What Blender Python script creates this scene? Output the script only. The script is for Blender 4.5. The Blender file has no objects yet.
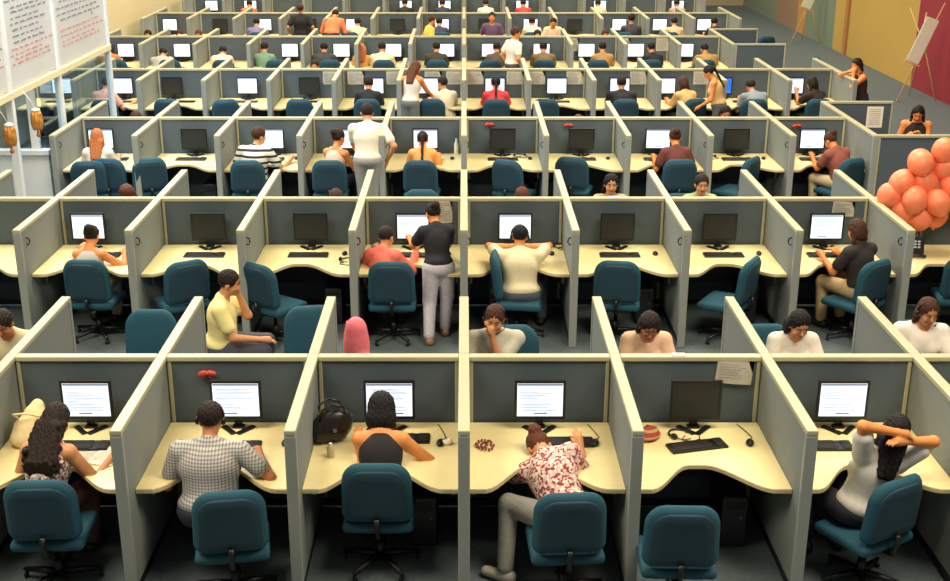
import bpy, bmesh, math, random
import numpy as np
import openvdb
from mathutils import Vector, Matrix, Euler
random.seed(7)
PI = math.pi
R = math.radians
COL = bpy.context.scene.collection
W = 1.15                    # width of one cubicle
ROW0, PERIOD = 8.464, 4.67  # distance of the first back partition line, distance between lines
H = 1.30                    # partition height
DESK = 0.755
SIDE_F, SIDE_R = 1.352, 1.30
T = 0.08
ROWS = 'ABCDEFG'
def YS(row): return ROW0 + PERIOD*ROWS.index(row)
ROWNAME = dict(A='front row', B='second row', C='third row', D='fourth row', E='fifth row', F='sixth row', G='seventh row')
ORD = ['first','second','third','fourth','fifth','sixth','seventh','eighth','ninth','tenth','eleventh','twelfth','thirteenth','fourteenth']
COLS = dict(A=(-3,3), B=(-5,4), C=(-5,4), D=(-7,5), E=(-7,4), F=(-7,5), G=(-7,5))

# ------------------------------------------------------------------ materials
MC = {}
def mat(name, col, rough=0.6, var=0.08, scale=60, metal=0, emit=0, bump=0.0, build=None, spec=0.5, trans=0):
    if name in MC: return MC[name]
    m = bpy.data.materials.new(name); m.use_nodes = True
    nt = m.node_tree; b = nt.nodes['Principled BSDF']
    b.inputs['Roughness'].default_value = rough
    b.inputs['Metallic'].default_value = metal
    b.inputs['Specular IOR Level'].default_value = spec
    c = tuple(x/255 for x in col); c = tuple(((x+.055)/1.055)**2.4 if x > .04045 else x/12.92 for x in c)
    tc = nt.nodes.new('ShaderNodeTexCoord')
    nz = nt.nodes.new('ShaderNodeTexNoise'); nz.inputs['Scale'].default_value = scale; nz.inputs['Detail'].default_value = 4
    nt.links.new(tc.outputs['Object'], nz.inputs['Vector'])
    rp = nt.nodes.new('ShaderNodeValToRGB')
    rp.color_ramp.elements[0].position = .3; rp.color_ramp.elements[1].position = .7
    rp.color_ramp.elements[0].color = tuple(x*(1-var) for x in c)+(1,)
    rp.color_ramp.elements[1].color = tuple(min(1, x*(1+var)) for x in c)+(1,)
    nt.links.new(nz.outputs['Fac'], rp.inputs['Fac'])
    out = rp.outputs['Color']
    if build: out = build(nt, tc, out)
    nt.links.new(out, b.inputs['Base Color'])
    if emit:
        nt.links.new(out, b.inputs['Emission Color']); b.inputs['Emission Strength'].default_value = emit
    if bump:
        bp = nt.nodes.new('ShaderNodeBump'); bp.inputs['Strength'].default_value = bump; bp.inputs['Distance'].default_value = .01
        nt.links.new(nz.outputs['Fac'], bp.inputs['Height']); nt.links.new(bp.outputs['Normal'], b.inputs['Normal'])
    if trans: b.inputs['Transmission Weight'].default_value = trans
    MC[name] = m
    return m
def lin(col):
    c = tuple(x/255 for x in col); return tuple(((x+.055)/1.055)**2.4 if x > .04045 else x/12.92 for x in c)+(1,)
def mix(nt, fac, a, b):
    n = nt.nodes.new('ShaderNodeMix'); n.data_type = 'RGBA'
    nt.links.new(fac, n.inputs['Factor'])
    for s, v in (('A', a), ('B', b)):
        i = [x for x in n.inputs if x.name == s and x.type == 'RGBA'][0]
        if isinstance(v, tuple): i.default_value = v
        else: nt.links.new(v, i)
    return [x for x in n.outputs if x.type == 'RGBA'][0]
def math_n(nt, op, a, b=0.0):
    n = nt.nodes.new('ShaderNodeMath'); n.operation = op
    for i, v in enumerate((a, b)):
        if isinstance(v, (int, float)): n.inputs[i].default_value = v
        else: nt.links.new(v, n.inputs[i])
    return n.outputs[0]
def axis(nt, tc, ax):
    s = nt.nodes.new('ShaderNodeSeparateXYZ'); nt.links.new(tc.outputs['Object'], s.inputs[0]); return s.outputs[ax]
def stripes(col2, freq, thr=.5, ax='Z', ph=0.0):
    def f(nt, tc, base):
        v = math_n(nt, 'FRACT', math_n(nt, 'ADD', math_n(nt, 'MULTIPLY', axis(nt, tc, ax), freq), ph))
        return mix(nt, math_n(nt, 'GREATER_THAN', v, thr), base, lin(col2))
    return f
def checks(col2, freq, thr=.55):
    def f(nt, tc, base):
        a = math_n(nt, 'GREATER_THAN', math_n(nt, 'FRACT', math_n(nt, 'MULTIPLY', axis(nt, tc, 'Z'), freq)), thr)
        b = math_n(nt, 'GREATER_THAN', math_n(nt, 'FRACT', math_n(nt, 'MULTIPLY', axis(nt, tc, 'X'), freq)), thr)
        return mix(nt, math_n(nt, 'MULTIPLY', math_n(nt, 'ADD', a, b), .5), base, lin(col2))
    return f
def floral(cols, scale):
    def f(nt, tc, base):
        v = nt.nodes.new('ShaderNodeTexVoronoi'); v.inputs['Scale'].default_value = scale
        nt.links.new(tc.outputs['Object'], v.inputs['Vector'])
        s = nt.nodes.new('ShaderNodeSeparateColor'); nt.links.new(v.outputs['Color'], s.inputs[0])
        o = mix(nt, math_n(nt, 'GREATER_THAN', s.outputs[0], .5), base, lin(cols[0]))
        return mix(nt, math_n(nt, 'GREATER_THAN', s.outputs[1], .7), o, lin(cols[1]))
    return f
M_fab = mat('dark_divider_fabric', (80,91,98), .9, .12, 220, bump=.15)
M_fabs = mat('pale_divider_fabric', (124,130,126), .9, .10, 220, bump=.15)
M_cap = mat('partition_cap', (178,174,142), .45, .03, 8)
M_post = mat('partition_post', (146,150,144), .45, .03, 8)
M_trim = mat('dark_plastic', (22,22,24), .5, .1, 20)
M_desk = mat('desk_laminate', (244,226,166), .35, .025, 14)
M_edge = mat('desk_edge', (214,196,150), .4, .03, 20)
M_metal = mat('grey_metal', (120,122,124), .35, .05, 20, metal=.7)
M_black = mat('black_plastic', (15,15,17), .38, .1, 30)
M_offscr = mat('switched_off_screen', (30,34,35), .45, .05, 6)
M_key = mat('keyboard_plastic', (44,38,36), .5, .1, 90)
M_screen = mat('lit_screen', (214,228,246), .3, .015, 3, emit=1.0)
M_bluescr = mat('blue_lit_screen', (40,110,215), .3, .2, 9, emit=.8)
M_scrtext = mat('screen_text', (120,140,175), .4, .1, 50, emit=.35)
M_scrbar = mat('screen_title_bar', (150,185,232), .4, .05, 10, emit=.6)
M_teal = mat('teal_chair_fabric', (26,76,92), .85, .14, 160, bump=.2)
M_tealshell = mat('teal_chair_shell', (26,58,72), .7, .06, 12)
M_paper = mat('paper', (250,243,222), .8, .04, 12)
M_ink = mat('printed_ink', (150,148,150), .8, .2, 60)
M_white = mat('white_paint', (226,230,228), .5, .03, 6)
M_red = mat('red_plastic_film', (205,70,62), .4, .15, 40)

# ------------------------------------------------------------------ mesh helpers
def mesh_from_bm(bm, name, mats, smooth=False):
    me = bpy.data.meshes.new(name); bm.normal_update(); bm.to_mesh(me); bm.free()
    for m in (mats if isinstance(mats, (list, tuple)) else [mats]): me.materials.append(m)
    if smooth: me.polygons.foreach_set('use_smooth', [True]*len(me.polygons))
    return me
def bm_box(bm, c, s, bev=0.0, seg=2, rot=None, mi=0):
    r = bmesh.ops.create_cube(bm, size=1.0); vs = r['verts']
    bmesh.ops.scale(bm, vec=Vector(s), verts=vs)
    es = list({e for v in vs for e in v.link_edges})
    if bev > 0:
        g = bmesh.ops.bevel(bm, geom=es, offset=bev, segments=seg, affect='EDGES', profile=.5)
        vs = list({v for f in g['faces'] for v in f.verts} | {v for v in vs if v.is_valid})
    if rot: bmesh.ops.rotate(bm, cent=(0,0,0), matrix=rot, verts=vs)
    bmesh.ops.translate(bm, vec=Vector(c), verts=vs)
    if mi:
        for f in {f for v in vs for f in v.link_faces}: f.material_index = mi
    return vs
def box(name, c, s, m, bev=0.0, seg=2, rot=None, smooth=False):
    bm = bmesh.new(); bm_box(bm, c, s, bev, seg, rot); return mesh_from_bm(bm, name, m, smooth)
def bm_tube(bm, pts, r, n=8, closed=False, flat=1.0):
    rings = []; N = len(pts); pts = [Vector(p) for p in pts]
    for i, p in enumerate(pts):
        a = pts[i-1] if (i > 0 or closed) else p; b = pts[(i+1) % N] if (i < N-1 or closed) else p
        d = (b-a).normalized(); up = Vector((0,0,1)) if abs(d.z) < .95 else Vector((1,0,0))
        x = d.cross(up).normalized(); y = d.cross(x).normalized()
        rr = r[i] if isinstance(r, (list, tuple)) else r
        rings.append([bm.verts.new(p + x*math.cos(2*PI*j/n)*rr + y*math.sin(2*PI*j/n)*rr*flat) for j in range(n)])
    for i in range(N if closed else N-1):
        A, B = rings[i], rings[(i+1) % N]
        for j in range(n): bm.faces.new((A[j], A[(j+1) % n], B[(j+1) % n], B[j]))
    if not closed:
        bm.faces.new(rings[0][::-1]); bm.faces.new(rings[-1])
    bmesh.ops.recalc_face_normals(bm, faces=bm.faces[:])
def tube(name, pts, r, m, n=8, closed=False, flat=1.0):
    bm = bmesh.new(); bm_tube(bm, pts, r, n, closed, flat); return mesh_from_bm(bm, name, m, True)
def bm_ell(bm, c, rad, u=16, v=10, rot=None):
    r = bmesh.ops.create_uvsphere(bm, u_segments=u, v_segments=v, radius=1.0); vs = r['verts']
    bmesh.ops.scale(bm, vec=Vector(rad), verts=vs)
    if rot: bmesh.ops.rotate(bm, cent=(0,0,0), matrix=rot, verts=vs)
    bmesh.ops.translate(bm, vec=Vector(c), verts=vs)
    return vs
def ellm(name, c, rad, m, u=16, v=10, rot=None):
    bm = bmesh.new(); bm_ell(bm, c, rad, u, v, rot); return mesh_from_bm(bm, name, m, True)
def lathe(name, prof, m, n=20):
    bm = bmesh.new(); rings = []
    for r, z in prof: rings.append([bm.verts.new((r*math.cos(2*PI*j/n), r*math.sin(2*PI*j/n), z)) for j in range(n)])
    for A, B in zip(rings, rings[1:]):
        for j in range(n): bm.faces.new((A[j], A[(j+1) % n], B[(j+1) % n], B[j]))
    bm.faces.new(rings[0][::-1]); bm.faces.new(rings[-1]); bmesh.ops.recalc_face_normals(bm, faces=bm.faces[:])
    return mesh_from_bm(bm, name, m, True)
def prism(name, pts, z0, z1, m, bev=0.0):
    bm = bmesh.new(); a = [bm.verts.new((x,y,z0)) for x,y in pts]; b = [bm.verts.new((x,y,z1)) for x,y in pts]
    n = len(pts); bm.faces.new(a[::-1]); bm.faces.new(b)
    for i in range(n): bm.faces.new((a[i], a[(i+1)%n], b[(i+1)%n], b[i]))
    bmesh.ops.recalc_face_normals(bm, faces=bm.faces[:])
    return mesh_from_bm(bm, name, m)

def link(name, data, parent=None, loc=(0,0,0), rot=(0,0,0)):
    o = bpy.data.objects.new(name, data); COL.objects.link(o)
    o.location = loc; o.rotation_euler = rot
    if parent: o.parent = parent
    return o
USED = {}
def fit(l):
    for a, b in ((', far side', ''), ('the ', ''), ('back divider facing', 'back divider of'), (' cubicle', ''), (' with back turned', ''), ('grey ', ''), ('office ', ''), ('black monitor','monitor'), ('sleeveless ', '')):
        if len(l.split()) <= 16: break
        l = l.replace(a, b)
    if len(l.split()) > 16: print('LONG', l)
    if l in USED: print('DUP', l)
    USED[l] = 1
    return l
def tag(o, label, cat, group=None, kind=None):
    if label: label = fit(label)
    if label: o['label'] = label
    if cat: o['category'] = cat
    if group: o['group'] = group
    if kind: o['kind'] = kind
    return o
def thing(name, label, cat, loc, rz=0, group=None):
    return tag(link(name, None, None, loc, (0,0,rz)), label, cat, group)
def struct(name, me, loc=(0,0,0), parent=None):
    o = link(name, me, parent, loc)
    if not parent: o['kind'] = 'structure'
    return o

# ------------------------------------------------------------------ body fields
class Field:
    def __init__(s, lo, hi, vox):
        s.lo = np.array(lo, float); s.vox = vox
        s.n = np.ceil((np.array(hi)-s.lo)/vox).astype(int)+1
        s.f = np.full(s.n, .06, np.float32)
        s.ax = [s.lo[i] + vox*np.arange(s.n[i]) for i in range(3)]
    def region(s, lo, hi):
        a = np.clip(np.floor((lo-s.lo)/s.vox).astype(int), 0, s.n-1); b = np.clip(np.ceil((hi-s.lo)/s.vox).astype(int)+1, 1, s.n)
        sl = tuple(slice(a[i], b[i]) for i in range(3))
        X = s.ax[0][sl[0]][:,None,None]; Y = s.ax[1][sl[1]][None,:,None]; Z = s.ax[2][sl[2]][None,None,:]
        return sl, X, Y, Z
    def cone(s, a, b, r1, r2, k=.02, sub=False):
        a = np.array(a, float); b = np.array(b, float); m = max(r1, r2)+.06
        sl, X, Y, Z = s.region(np.minimum(a,b)-m, np.maximum(a,b)+m)
        ba = b-a; L = max(float(ba@ba), 1e-9)
        t = np.clip(((X-a[0])*ba[0]+(Y-a[1])*ba[1]+(Z-a[2])*ba[2])/L, 0, 1)
        d = np.sqrt((X-a[0]-t*ba[0])**2+(Y-a[1]-t*ba[1])**2+(Z-a[2]-t*ba[2])**2) - (r1+(r2-r1)*t)
        s.comb(sl, d, k, sub)
    def ell(s, c, r, M=None, k=.02, sub=False):
        c = np.array(c, float); r = np.array(r, float); m = r.max()+.06
        sl, X, Y, Z = s.region(c-m, c+m)
        P = [X-c[0], Y-c[1], Z-c[2]]
        if M is not None:
            P = [P[0]*M[0][i]+P[1]*M[1][i]+P[2]*M[2][i] for i in range(3)]
        k0 = np.sqrt((P[0]/r[0])**2+(P[1]/r[1])**2+(P[2]/r[2])**2)
        k1 = np.sqrt((P[0]/r[0]**2)**2+(P[1]/r[1]**2)**2+(P[2]/r[2]**2)**2)+1e-6
        s.comb(sl, k0*(k0-1)/k1, k, sub)
    def comb(s, sl, d, k, sub):
        g = s.f[sl]
        if sub:
            d = -d; h = np.clip(.5-.5*(g-d)/k, 0, 1) if k else (d > g)*1.0
            s.f[sl] = g*(1-h)+d*h + k*h*(1-h)
        else:
            h = np.clip(.5+.5*(g-d)/k, 0, 1)
            s.f[sl] = np.clip(g*(1-h)+d*h - k*h*(1-h), -.06, .06)
    def mesh(s, name, m):
        g = openvdb.FloatGrid(.06); arr = np.clip(s.f, -.06, .06).astype(np.float32)
        arr[[0,-1],:,:] = .06; arr[:,[0,-1],:] = .06; arr[:,:,[0,-1]] = .06
        g.copyFromArray(np.ascontiguousarray(arr), tolerance=0)
        pts, quads = g.convertToQuads(0.0)
        if len(pts) == 0: return None
        pts = pts*s.vox + s.lo
        me = bpy.data.meshes.new(name); me.from_pydata(pts.tolist(), [], quads[:, ::-1].tolist())
        me.materials.append(m); me.polygons.foreach_set('use_smooth', [True]*len(me.polygons)); me.update()
        return me

def ik(s, h, l1, l2, pole):
    s = Vector(s); h = Vector(h); d = h-s; L = d.length
    if L > (l1+l2)*.995: h = s + d*((l1+l2)*.995/L); d = h-s; L = d.length
    a = (l1*l1-l2*l2+L*L)/(2*L); q = math.sqrt(max(l1*l1-a*a, 0)); u = d/L
    p = Vector(pole); p = p - u*p.dot(u); p.normalize()
    return s+u*a+p*q, h

SKINS = dict(a=(206,142,98), b=(222,160,112), c=(188,120,82), d=(232,170,120), o=(226,142,78))
def skin(k): return mat('skin_'+k, SKINS[k], .55, .04, 30)
MESHCACHE = {}
HAIRC = dict(black=(22,18,18), dark=(38,27,22), brown=(70,42,28), auburn=(92,50,34), blond=(186,108,58))

def person(row, kx, dy, yaw, label, top=('tee',(200,200,190)), bottom=((60,66,80),), hair=('short','dark'), skin_k='a',
           lean=10, side=0, head=(0,0,0), hl=(-.17,.50,.80), hr=(.17,.50,.80), pole=(0,-.3,-1), polel=None, stand=False, sc=1.0, wide=1.0,
           legs=None, group=None, headset=False, face=None, female=False, zoff=0.0, topmat=None, twist=0, shoes=(40,36,36)):
    vox = dict(A=.0095, B=.011, C=.014, D=.018, E=.021, F=.023, G=.024)[row]
    near = row in 'ABC'
    if face is None: face = abs(((yaw+180) % 360)-180) > 60 and near
    col_top = topmat or mat('cloth_%d_%d_%d' % top[1], top[1], .85, .035, 25, bump=.15)
    col_bot = mat('cloth_%d_%d_%d' % bottom[0], bottom[0], .85, .12, 40, bump=.3)
    col_hair = mat('hair_'+hair[1], HAIRC[hair[1]], .65, .35, 70, bump=.8, spec=.25)
    M_skin = skin(skin_k)
    key = (vox, top[0], hair[0], lean, side, head, hl, hr, pole, polel, stand, sc, wide, legs, headset, face, female, twist, zoff)
    root = link('person', None, None, (kx*W, YS(row)+dy, 0), (0,0,R(yaw)))
    if key in MESHCACHE: parts = MESHCACHE[key]
    else:
        parts = build_body(vox, *key[1:], M_skin, col_top, col_bot, col_hair); MESHCACHE[key] = parts
    body = None
    mats = dict(body=M_skin, top=col_top, trousers=col_bot, hair=col_hair, eyebrow=col_hair, shoe=mat('shoe_%d' % shoes[0], shoes, .5))
    bpy.data.objects.remove(root)
    for nm, me, kind in parts:
        o = link('person' if kind == 'body' else nm, me, body, (0,0,0))
        if kind in mats:
            o.material_slots[0].link = 'OBJECT'; o.material_slots[0].material = mats[kind]
        if kind == 'body':
            body = o; o.location = (kx*W, YS(row)+dy, 0); o.rotation_euler = (0,0,R(yaw))
            tag(o, label, 'person', group)
    return body

def build_body(vox, ttype, htype, lean, side, head, hl, hr, pole, polel, stand, sc, wide, legs, headset, face, female, twist, zoff, M_skin, M_top, M_bot, M_hair):
    Rt = Matrix.Rotation(R(twist), 3, 'Z') @ Matrix.Rotation(R(side), 3, 'Y') @ Matrix.Rotation(R(-lean), 3, 'X')
    P = Vector((0, 0, (.90*sc if stand else .555)+zoff))
    def tp(x, y, z): return P + Rt @ (Vector((x, y, z))*sc)
    wd = (.90 if female else 1.0)*wide
    N = tp(0, 0, .47)
    Rh = Rt @ Matrix.Rotation(R(head[1]), 3, 'Z') @ Matrix.Rotation(R(-head[0]), 3, 'X') @ Matrix.Rotation(R(head[2]), 3, 'Y')
    hc = N + Rh @ (Vector((0, .025, .155))*sc)
    def hp(x, y, z): return hc + Rh @ (Vector((x, y, z))*sc)
    Mh = np.array(Rh); Mt = np.array(Rt)
    S = [tp(-.165*wd, 0, .405), tp(.165*wd, 0, .405)]
    hands = []
    for i, hnd in enumerate((hl, hr)):
        if isinstance(hnd[0], str):   # ('head', x,y,z) target in head space, ('torso', ...)
            tgt = hp(*hnd[1:]) if hnd[0] == 'head' else tp(*hnd[1:])
        else: tgt = Vector(hnd)
        sgn = -1 if i == 0 else 1
        pl = (polel if (i == 0 and polel) else pole)
        pl = (pl[0]+.45*sgn if pl is pole else pl[0], pl[1], pl[2])
        e, w = ik(S[i], tgt, .285*sc, .25*sc, pl)
        hands.append((e, w))
    if stand:
        lg = legs or ((-.10,.02,.48*sc, -.11,-.02,.08), (.10,.02,.48*sc, .11,.0,.08))
    else:
        lg = legs or ((-.14,.42,.53, -.13,.40,.09), (.14,.42,.53, .13,.38,.09))
    allp = [P, N, hc, hc+Vector((0,0,.15))]+S+[q for hw in hands for q in hw]
    for l in lg: allp += [Vector(l[:3]), Vector(l[3:])+Vector((0,.17,0)), Vector(l[3:])-Vector((0,.07,.05))]
    A = np.array([list(v) for v in allp]); lo = A.min(0)-.24; hi = A.max(0)+.24
    lo[2] = max(lo[2], -.03)
    hip = [P+Rt@Vector((-.085*wd,0,-.02)), P+Rt@Vector((.085*wd,0,-.02))]
    def torso(F, o, tank=False, low=True):
        if low: F.ell(P, (.165*wd+o, .125*wide+o, .115+o), Mt if not stand else None, .05)
        F.ell(tp(0,.012,.14), (.142*wd*sc+o, .108*wide*sc+o, .15*sc+o), Mt, .05)
        F.ell(tp(0,-.002,.30), (.162*wd*sc+o, .112*wide*sc+o, .165*sc+o), Mt, .05)
        if female:
            for q in (-1, 1): F.ell(tp(q*.07,.085,.27), (.058+o, .05+o, .058+o), Mt, .03)
        if not tank:
            F.cone(S[0], S[1], .058*sc+o, .058*sc+o, .035)
            F.cone(tp(-.10*wd,-.01,.42), tp(0,-.01,.47), .045*sc+o, .04*sc+o, .03); F.cone(tp(.10*wd,-.01,.42), tp(0,-.01,.47), .045*sc+o, .04*sc+o, .03)
        else:
            for q in (-1, 1):
                F.cone(tp(q*.085*wd,.04,.36), tp(q*.085*wd,-.0,.455), .022+o, .02+o, .01); F.cone(tp(q*.085*wd,-.04,.36), tp(q*.085*wd,0,.455), .022+o, .02+o, .01)
    out = []
    # skin: one continuous surface
    F = Field(lo, hi, vox)
    torso(F, 0)
    F.cone(tp(0,-.005,.44), hp(0,-.01,-.06), .055*sc, .05*sc, .03)
    for i, (e, w) in enumerate(hands):
        F.cone(S[i], e, .052*sc, .04*sc, .02); F.cone(e, w, .041*sc, .027*sc, .015)
        d = (w-e).normalized(); sg = -1 if i == 0 else 1
        dn = Vector((0,0,-1)); sd = d.cross(dn)
        if sd.length < .2: sd = Vector((1,0,0))
        sd.normalize(); dn = sd.cross(d).normalized()*1.0
        if dn.z > 0: dn = -dn
        sd = dn.cross(d).normalized()           # sideways across the palm
        if htype is not None and (sd.x*sg > 0): th = -sd
        else: th = sd
        wp = w + d*.02
        F.cone(wp, w+d*.075, .03*sc, .036*sc, .012)
        fr = max(.0085, .62*vox)
        for j, (off, ln) in enumerate(((-.027,.058),(-.009,.072),(.009,.068),(.027,.05))):
            a = w + d*.085 + th*(-off); m_ = a + d*ln*.55 + dn*.006; b = m_ + d*ln*.4 + dn*.02
            F.cone(a-d*.02, m_, fr, fr, .004); F.cone(m_, b, fr, fr*.85, .004)
        a = w + d*.03 + th*.025; m_ = a + d*.035 + th*.025; b = m_ + d*.035 + th*.004
        F.cone(a, m_, fr*1.25, fr*1.1, .006); F.cone(m_, b, fr*1.1, fr*.9, .004)
    for i, l in enumerate(lg):
        kn = Vector(l[:3]); an = Vector(l[3:])
        F.cone(hip[i], kn, .085*wide, .058, .03); F.cone(kn, an, .056, .036, .02)
        fd = Vector((kn.x-hip[i].x, kn.y-hip[i].y, 0)); fd = fd.normalized() if fd.length > .15 else Vector((0,1,0))
        F.cone(an-fd*.03-Vector((0,0,.035)), an+fd*.15-Vector((0,0,.05)), .036, .028, .015)
    F.ell(hp(0,-.012,.028), (.077*sc,.094*sc,.092*sc), Mh, .02)
    F.ell(hp(0,.022,-.045), (.056*sc,.062*sc,.065*sc), Mh, .03)
    F.ell(hp(0,.062,-.085), (.026*sc,.022*sc,.02*sc), Mh, .02)
    F.cone(hp(0,.08,.012), hp(0,.098,-.022), .009, .0145, .008)
    for q in (-1, 1):
        F.ell(hp(q*.078,-.008,-.01), (.012,.022,.032), Mh, .006)
        if face: F.ell(hp(q*.031,.096,.012), (.018,.011,.010), Mh, .014, sub=True)
        F.ell(hp(q*.036,.06,-.03), (.022,.02,.02), Mh, .02)
    if face: F.cone(hp(-.016,.082,-.052), hp(.016,.082,-.052), .008, .008, .008)
    out.append(('person', F.mesh('body', M_skin), 'body'))
    # top
    F = Field(lo, hi, vox); o = .014 if ttype != 'hood' else .024
    tank = ttype == 'tank'
    torso(F, o, tank, low=False)
    if stand: F.ell(tp(0,0,.03), (.163*wd+o, .122*wide+o, .10), Mt, .04)
    else: F.ell(P+Rt@Vector((0,0,.035)), (.165*wd+o+.004, .127*wide+o+.004, .10), Mt, .04)
    F.ell(hp(0,.03,-.125), (.062,.06,.05), Mh, .012, sub=True) if ttype in ('tee','long','vneck') else None
    if ttype in ('tee','vneck','hood','long','polo'):
        for i, (e, w) in enumerate(hands):
            if ttype in ('long','hood'):
                F.cone(S[i], e, .058*sc+o, .046*sc+o, .02); F.cone(e, e.lerp(w, .9), .045*sc+o, .032*sc+o, .015)
            else:
                F.cone(S[i], S[i].lerp(e, .62), .062*sc+o*.8, .056*sc+o, .02)
                F.ell(S[i].lerp(e, .98), (.05,.05,.05), None, .004, sub=True)
    if ttype == 'dress': pass
    out.append((dict(tee='t_shirt', vneck='blouse', tank='tank_top', long='shirt', hood='hooded_jacket', polo='polo_shirt').get(ttype,'shirt'), F.mesh('top', M_top), 'top'))
    # trousers
    F = Field(lo, hi, vox); o = .012
    F.ell(P-Vector((0,0,.01)), (.167*wd+o, .128*wide+o, .10+o), Mt if not stand else None, .04)
    for i, l in enumerate(lg):
        kn = Vector(l[:3]); an = Vector(l[3:])
        F.cone(hip[i], kn, .088*wide+o, .062+o, .03); F.cone(kn, kn.lerp(an, .93), .06+o, .046+o, .02)
    out.append(('trousers', F.mesh('trousers', M_bot), 'trousers'))
    # shoes
    for i, l in enumerate(lg):
        kn = Vector(l[:3]); an = Vector(l[3:])
        fd = Vector((kn.x-hip[i].x, kn.y-hip[i].y, 0)); fd = fd.normalized() if fd.length > .15 else Vector((0,1,0))
        F = Field(np.array(an)-[.3,.3,.12], np.array(an)+[.3,.3,.12], max(vox*.9, .011))
        F.cone(an-fd*.04-Vector((0,0,.035)), an+fd*.155-Vector((0,0,.045)), .047, .038, .01)
        out.append(('shoe', F.mesh('shoe', M_black), 'shoe'))
    # hair
    hb = [hc-Vector((.32,.32,.55)), hc+Vector((.32,.32,.30))]
    F = Field(np.array(hb[0]), np.array(hb[1]), max(.008, vox*.8))
    if htype != 'bald':
        F.ell(hp(0,-.020,.036), (.087*sc,.099*sc,.097*sc), Mh, .02)
        if htype == 'bob': F.ell(hp(0,-.05,-.075), (.112,.07,.085), Mh, .04); F.ell(hp(0,-.03,.03), (.092,.098,.095), Mh, .02)
        if htype in ('long','curly','mid','bob'):
            F.ell(hp(0,-.06,-.03), (.085,.06,.085), Mh, .03)
            for q in (-1,1): F.cone(hp(q*.07,-.02,.02), hp(q*.084,-.03,-.11), .028, .024, .02)
            if htype in ('long','curly'):
                wv = .055 if htype == 'curly' else .048
                bk = tp(0, -.125, .33 if htype == 'long' else .28); n0 = hp(0,-.075,-.06)
                for q in (-.055, 0, .055):
                    F.cone(n0+Rh@Vector((q,0,0)), bk+Rt@Vector((q*(.8 if htype == 'long' else 1.25),0,0)), wv, wv*(.55 if htype == 'long' else .75), .02)
                if htype == 'curly':
                    rr = random.Random(3)
                    for _ in range(60):
                        t = rr.random(); c = n0.lerp(bk, t)+Rt@Vector((rr.uniform(-.12,.12), rr.uniform(-.05,.03), rr.uniform(-.04,.02))); F.ell(c, (.024,.024,.03), None, .008)
        if htype in ('pony','bun','pony_high'):
            z0 = .03 if htype == 'pony' else .07
            F.ell(hp(0,-.115,z0), (.03,.03,.03) if htype != 'bun' else (.05,.045,.048), Mh, .01)
            if htype != 'bun': F.cone(hp(0,-.13,z0), tp(0,-.145,.30) if lean < 30 else hp(0,-.17,-.16), .027, .016, .01)
        F.ell(hp(0,.092,-.035), (.082,.080,.104), Mh, .008, sub=True)
        if htype in ('short','bun','pony','pony_high'): F.ell(hp(0,.02,-.10), (.12,.11,.06), Mh, .01, sub=True)
        if vox < .02:      # uneven locks
            gx, gy, gz = F.ax
            F.f = F.f + (.0045*np.sin(gx*150)[:,None,None]*np.sin(gy*130+1)[None,:,None]*np.sin(gz*70+.5)[None,None,:] + .003*np.sin((gx*260)[:,None,None]+(gz*60)[None,None,:])).astype(np.float32)
        me = F.mesh('hair', M_hair)
        if me: out.append(('hair', me, 'hair'))
    if face:
        for q in (-1,1):
            bm = bmesh.new(); bm_ell(bm, hp(q*.031,.083,.012), (.0105,.005,.004), 10, 6, Rh); bm_ell(bm, hp(q*.031,.0865,.012), (.006,.003,.0045), 8, 6, Rh)
            me = mesh_from_bm(bm, 'eye', [mat('eye_white', (186,160,140), .3), mat('eye_iris', (30,20,16), .3)], True)
            nf = len(me.polygons)
            for p in me.polygons:
                if p.index >= 60: p.material_index = 1
            out.append(('eye', me, 'eye'))
            out.append(('eyebrow', tube('eyebrow', [hp(q*.013,.088,.031), hp(q*.031,.088,.037), hp(q*.05,.076,.031)], [.004,.0045,.003], M_hair, 6), 'eyebrow'))
        out.append(('lips', tube('lips', [hp(-.023,.083,-.052), hp(-.008,.091,-.049), hp(.008,.091,-.049), hp(.023,.083,-.052)], [.003,.0065,.0065,.003], mat('lips', (160,80,66), .5), 6), 'lips'))
    if headset:
        bm = bmesh.new()
        bm_tube(bm, [hp(.095*math.cos(a), -.01, .035+.108*math.sin(a)-.02) for a in [PI*i/14 for i in range(15)]], .008, 6)
        for q in (-1,1): bm_ell(bm, hp(q*.095,-.008,-.01), (.016,.03,.032), 10, 8, Rh)
        bm_tube(bm, [hp(-.098,0,-.02), hp(-.085,.06,-.055), hp(-.04,.105,-.065)], .004, 6)
        bm_ell(bm, hp(-.035,.107,-.065), (.012,.008,.008), 8, 6)
        out.append(('headset', mesh_from_bm(bm, 'headset', M_black, True), 'headset'))
    return [q for q in out if q[1] is not None]

# ------------------------------------------------------------------ partitions
def strip(name, L, w, z0, z1, m, bev=.006): return box(name, (0,0,(z0+z1)/2), (L,w,z1-z0), m, bev)
LS = W-T
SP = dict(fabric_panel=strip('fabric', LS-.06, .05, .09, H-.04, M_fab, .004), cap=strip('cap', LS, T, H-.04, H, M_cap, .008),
          base_rail=strip('base', LS, .06, .02, .09, M_trim, .004))
SP_st = box('stile', (0,0,(.09+H-.04)/2), (.03,.066,H-.13), M_cap, .005)
def spine(X, Y, label, group, half=False):
    t = thing('back_divider', label, 'partition', (X, Y, 0), 0, group)
    for n, me in SP.items(): link(n, me, t)
    for q in (-1,1): link('edge_strip', SP_st, t, (q*(LS/2-.015),0,0))
    return t
def side_meshes(L):
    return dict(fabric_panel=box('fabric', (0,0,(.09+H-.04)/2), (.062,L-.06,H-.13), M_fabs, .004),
                cap=box('cap', (0,0,H-.02), (T,L,.04), M_cap, .008), base_rail=box('base', (0,0,.055), (.06,L,.07), M_trim, .004))
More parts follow.
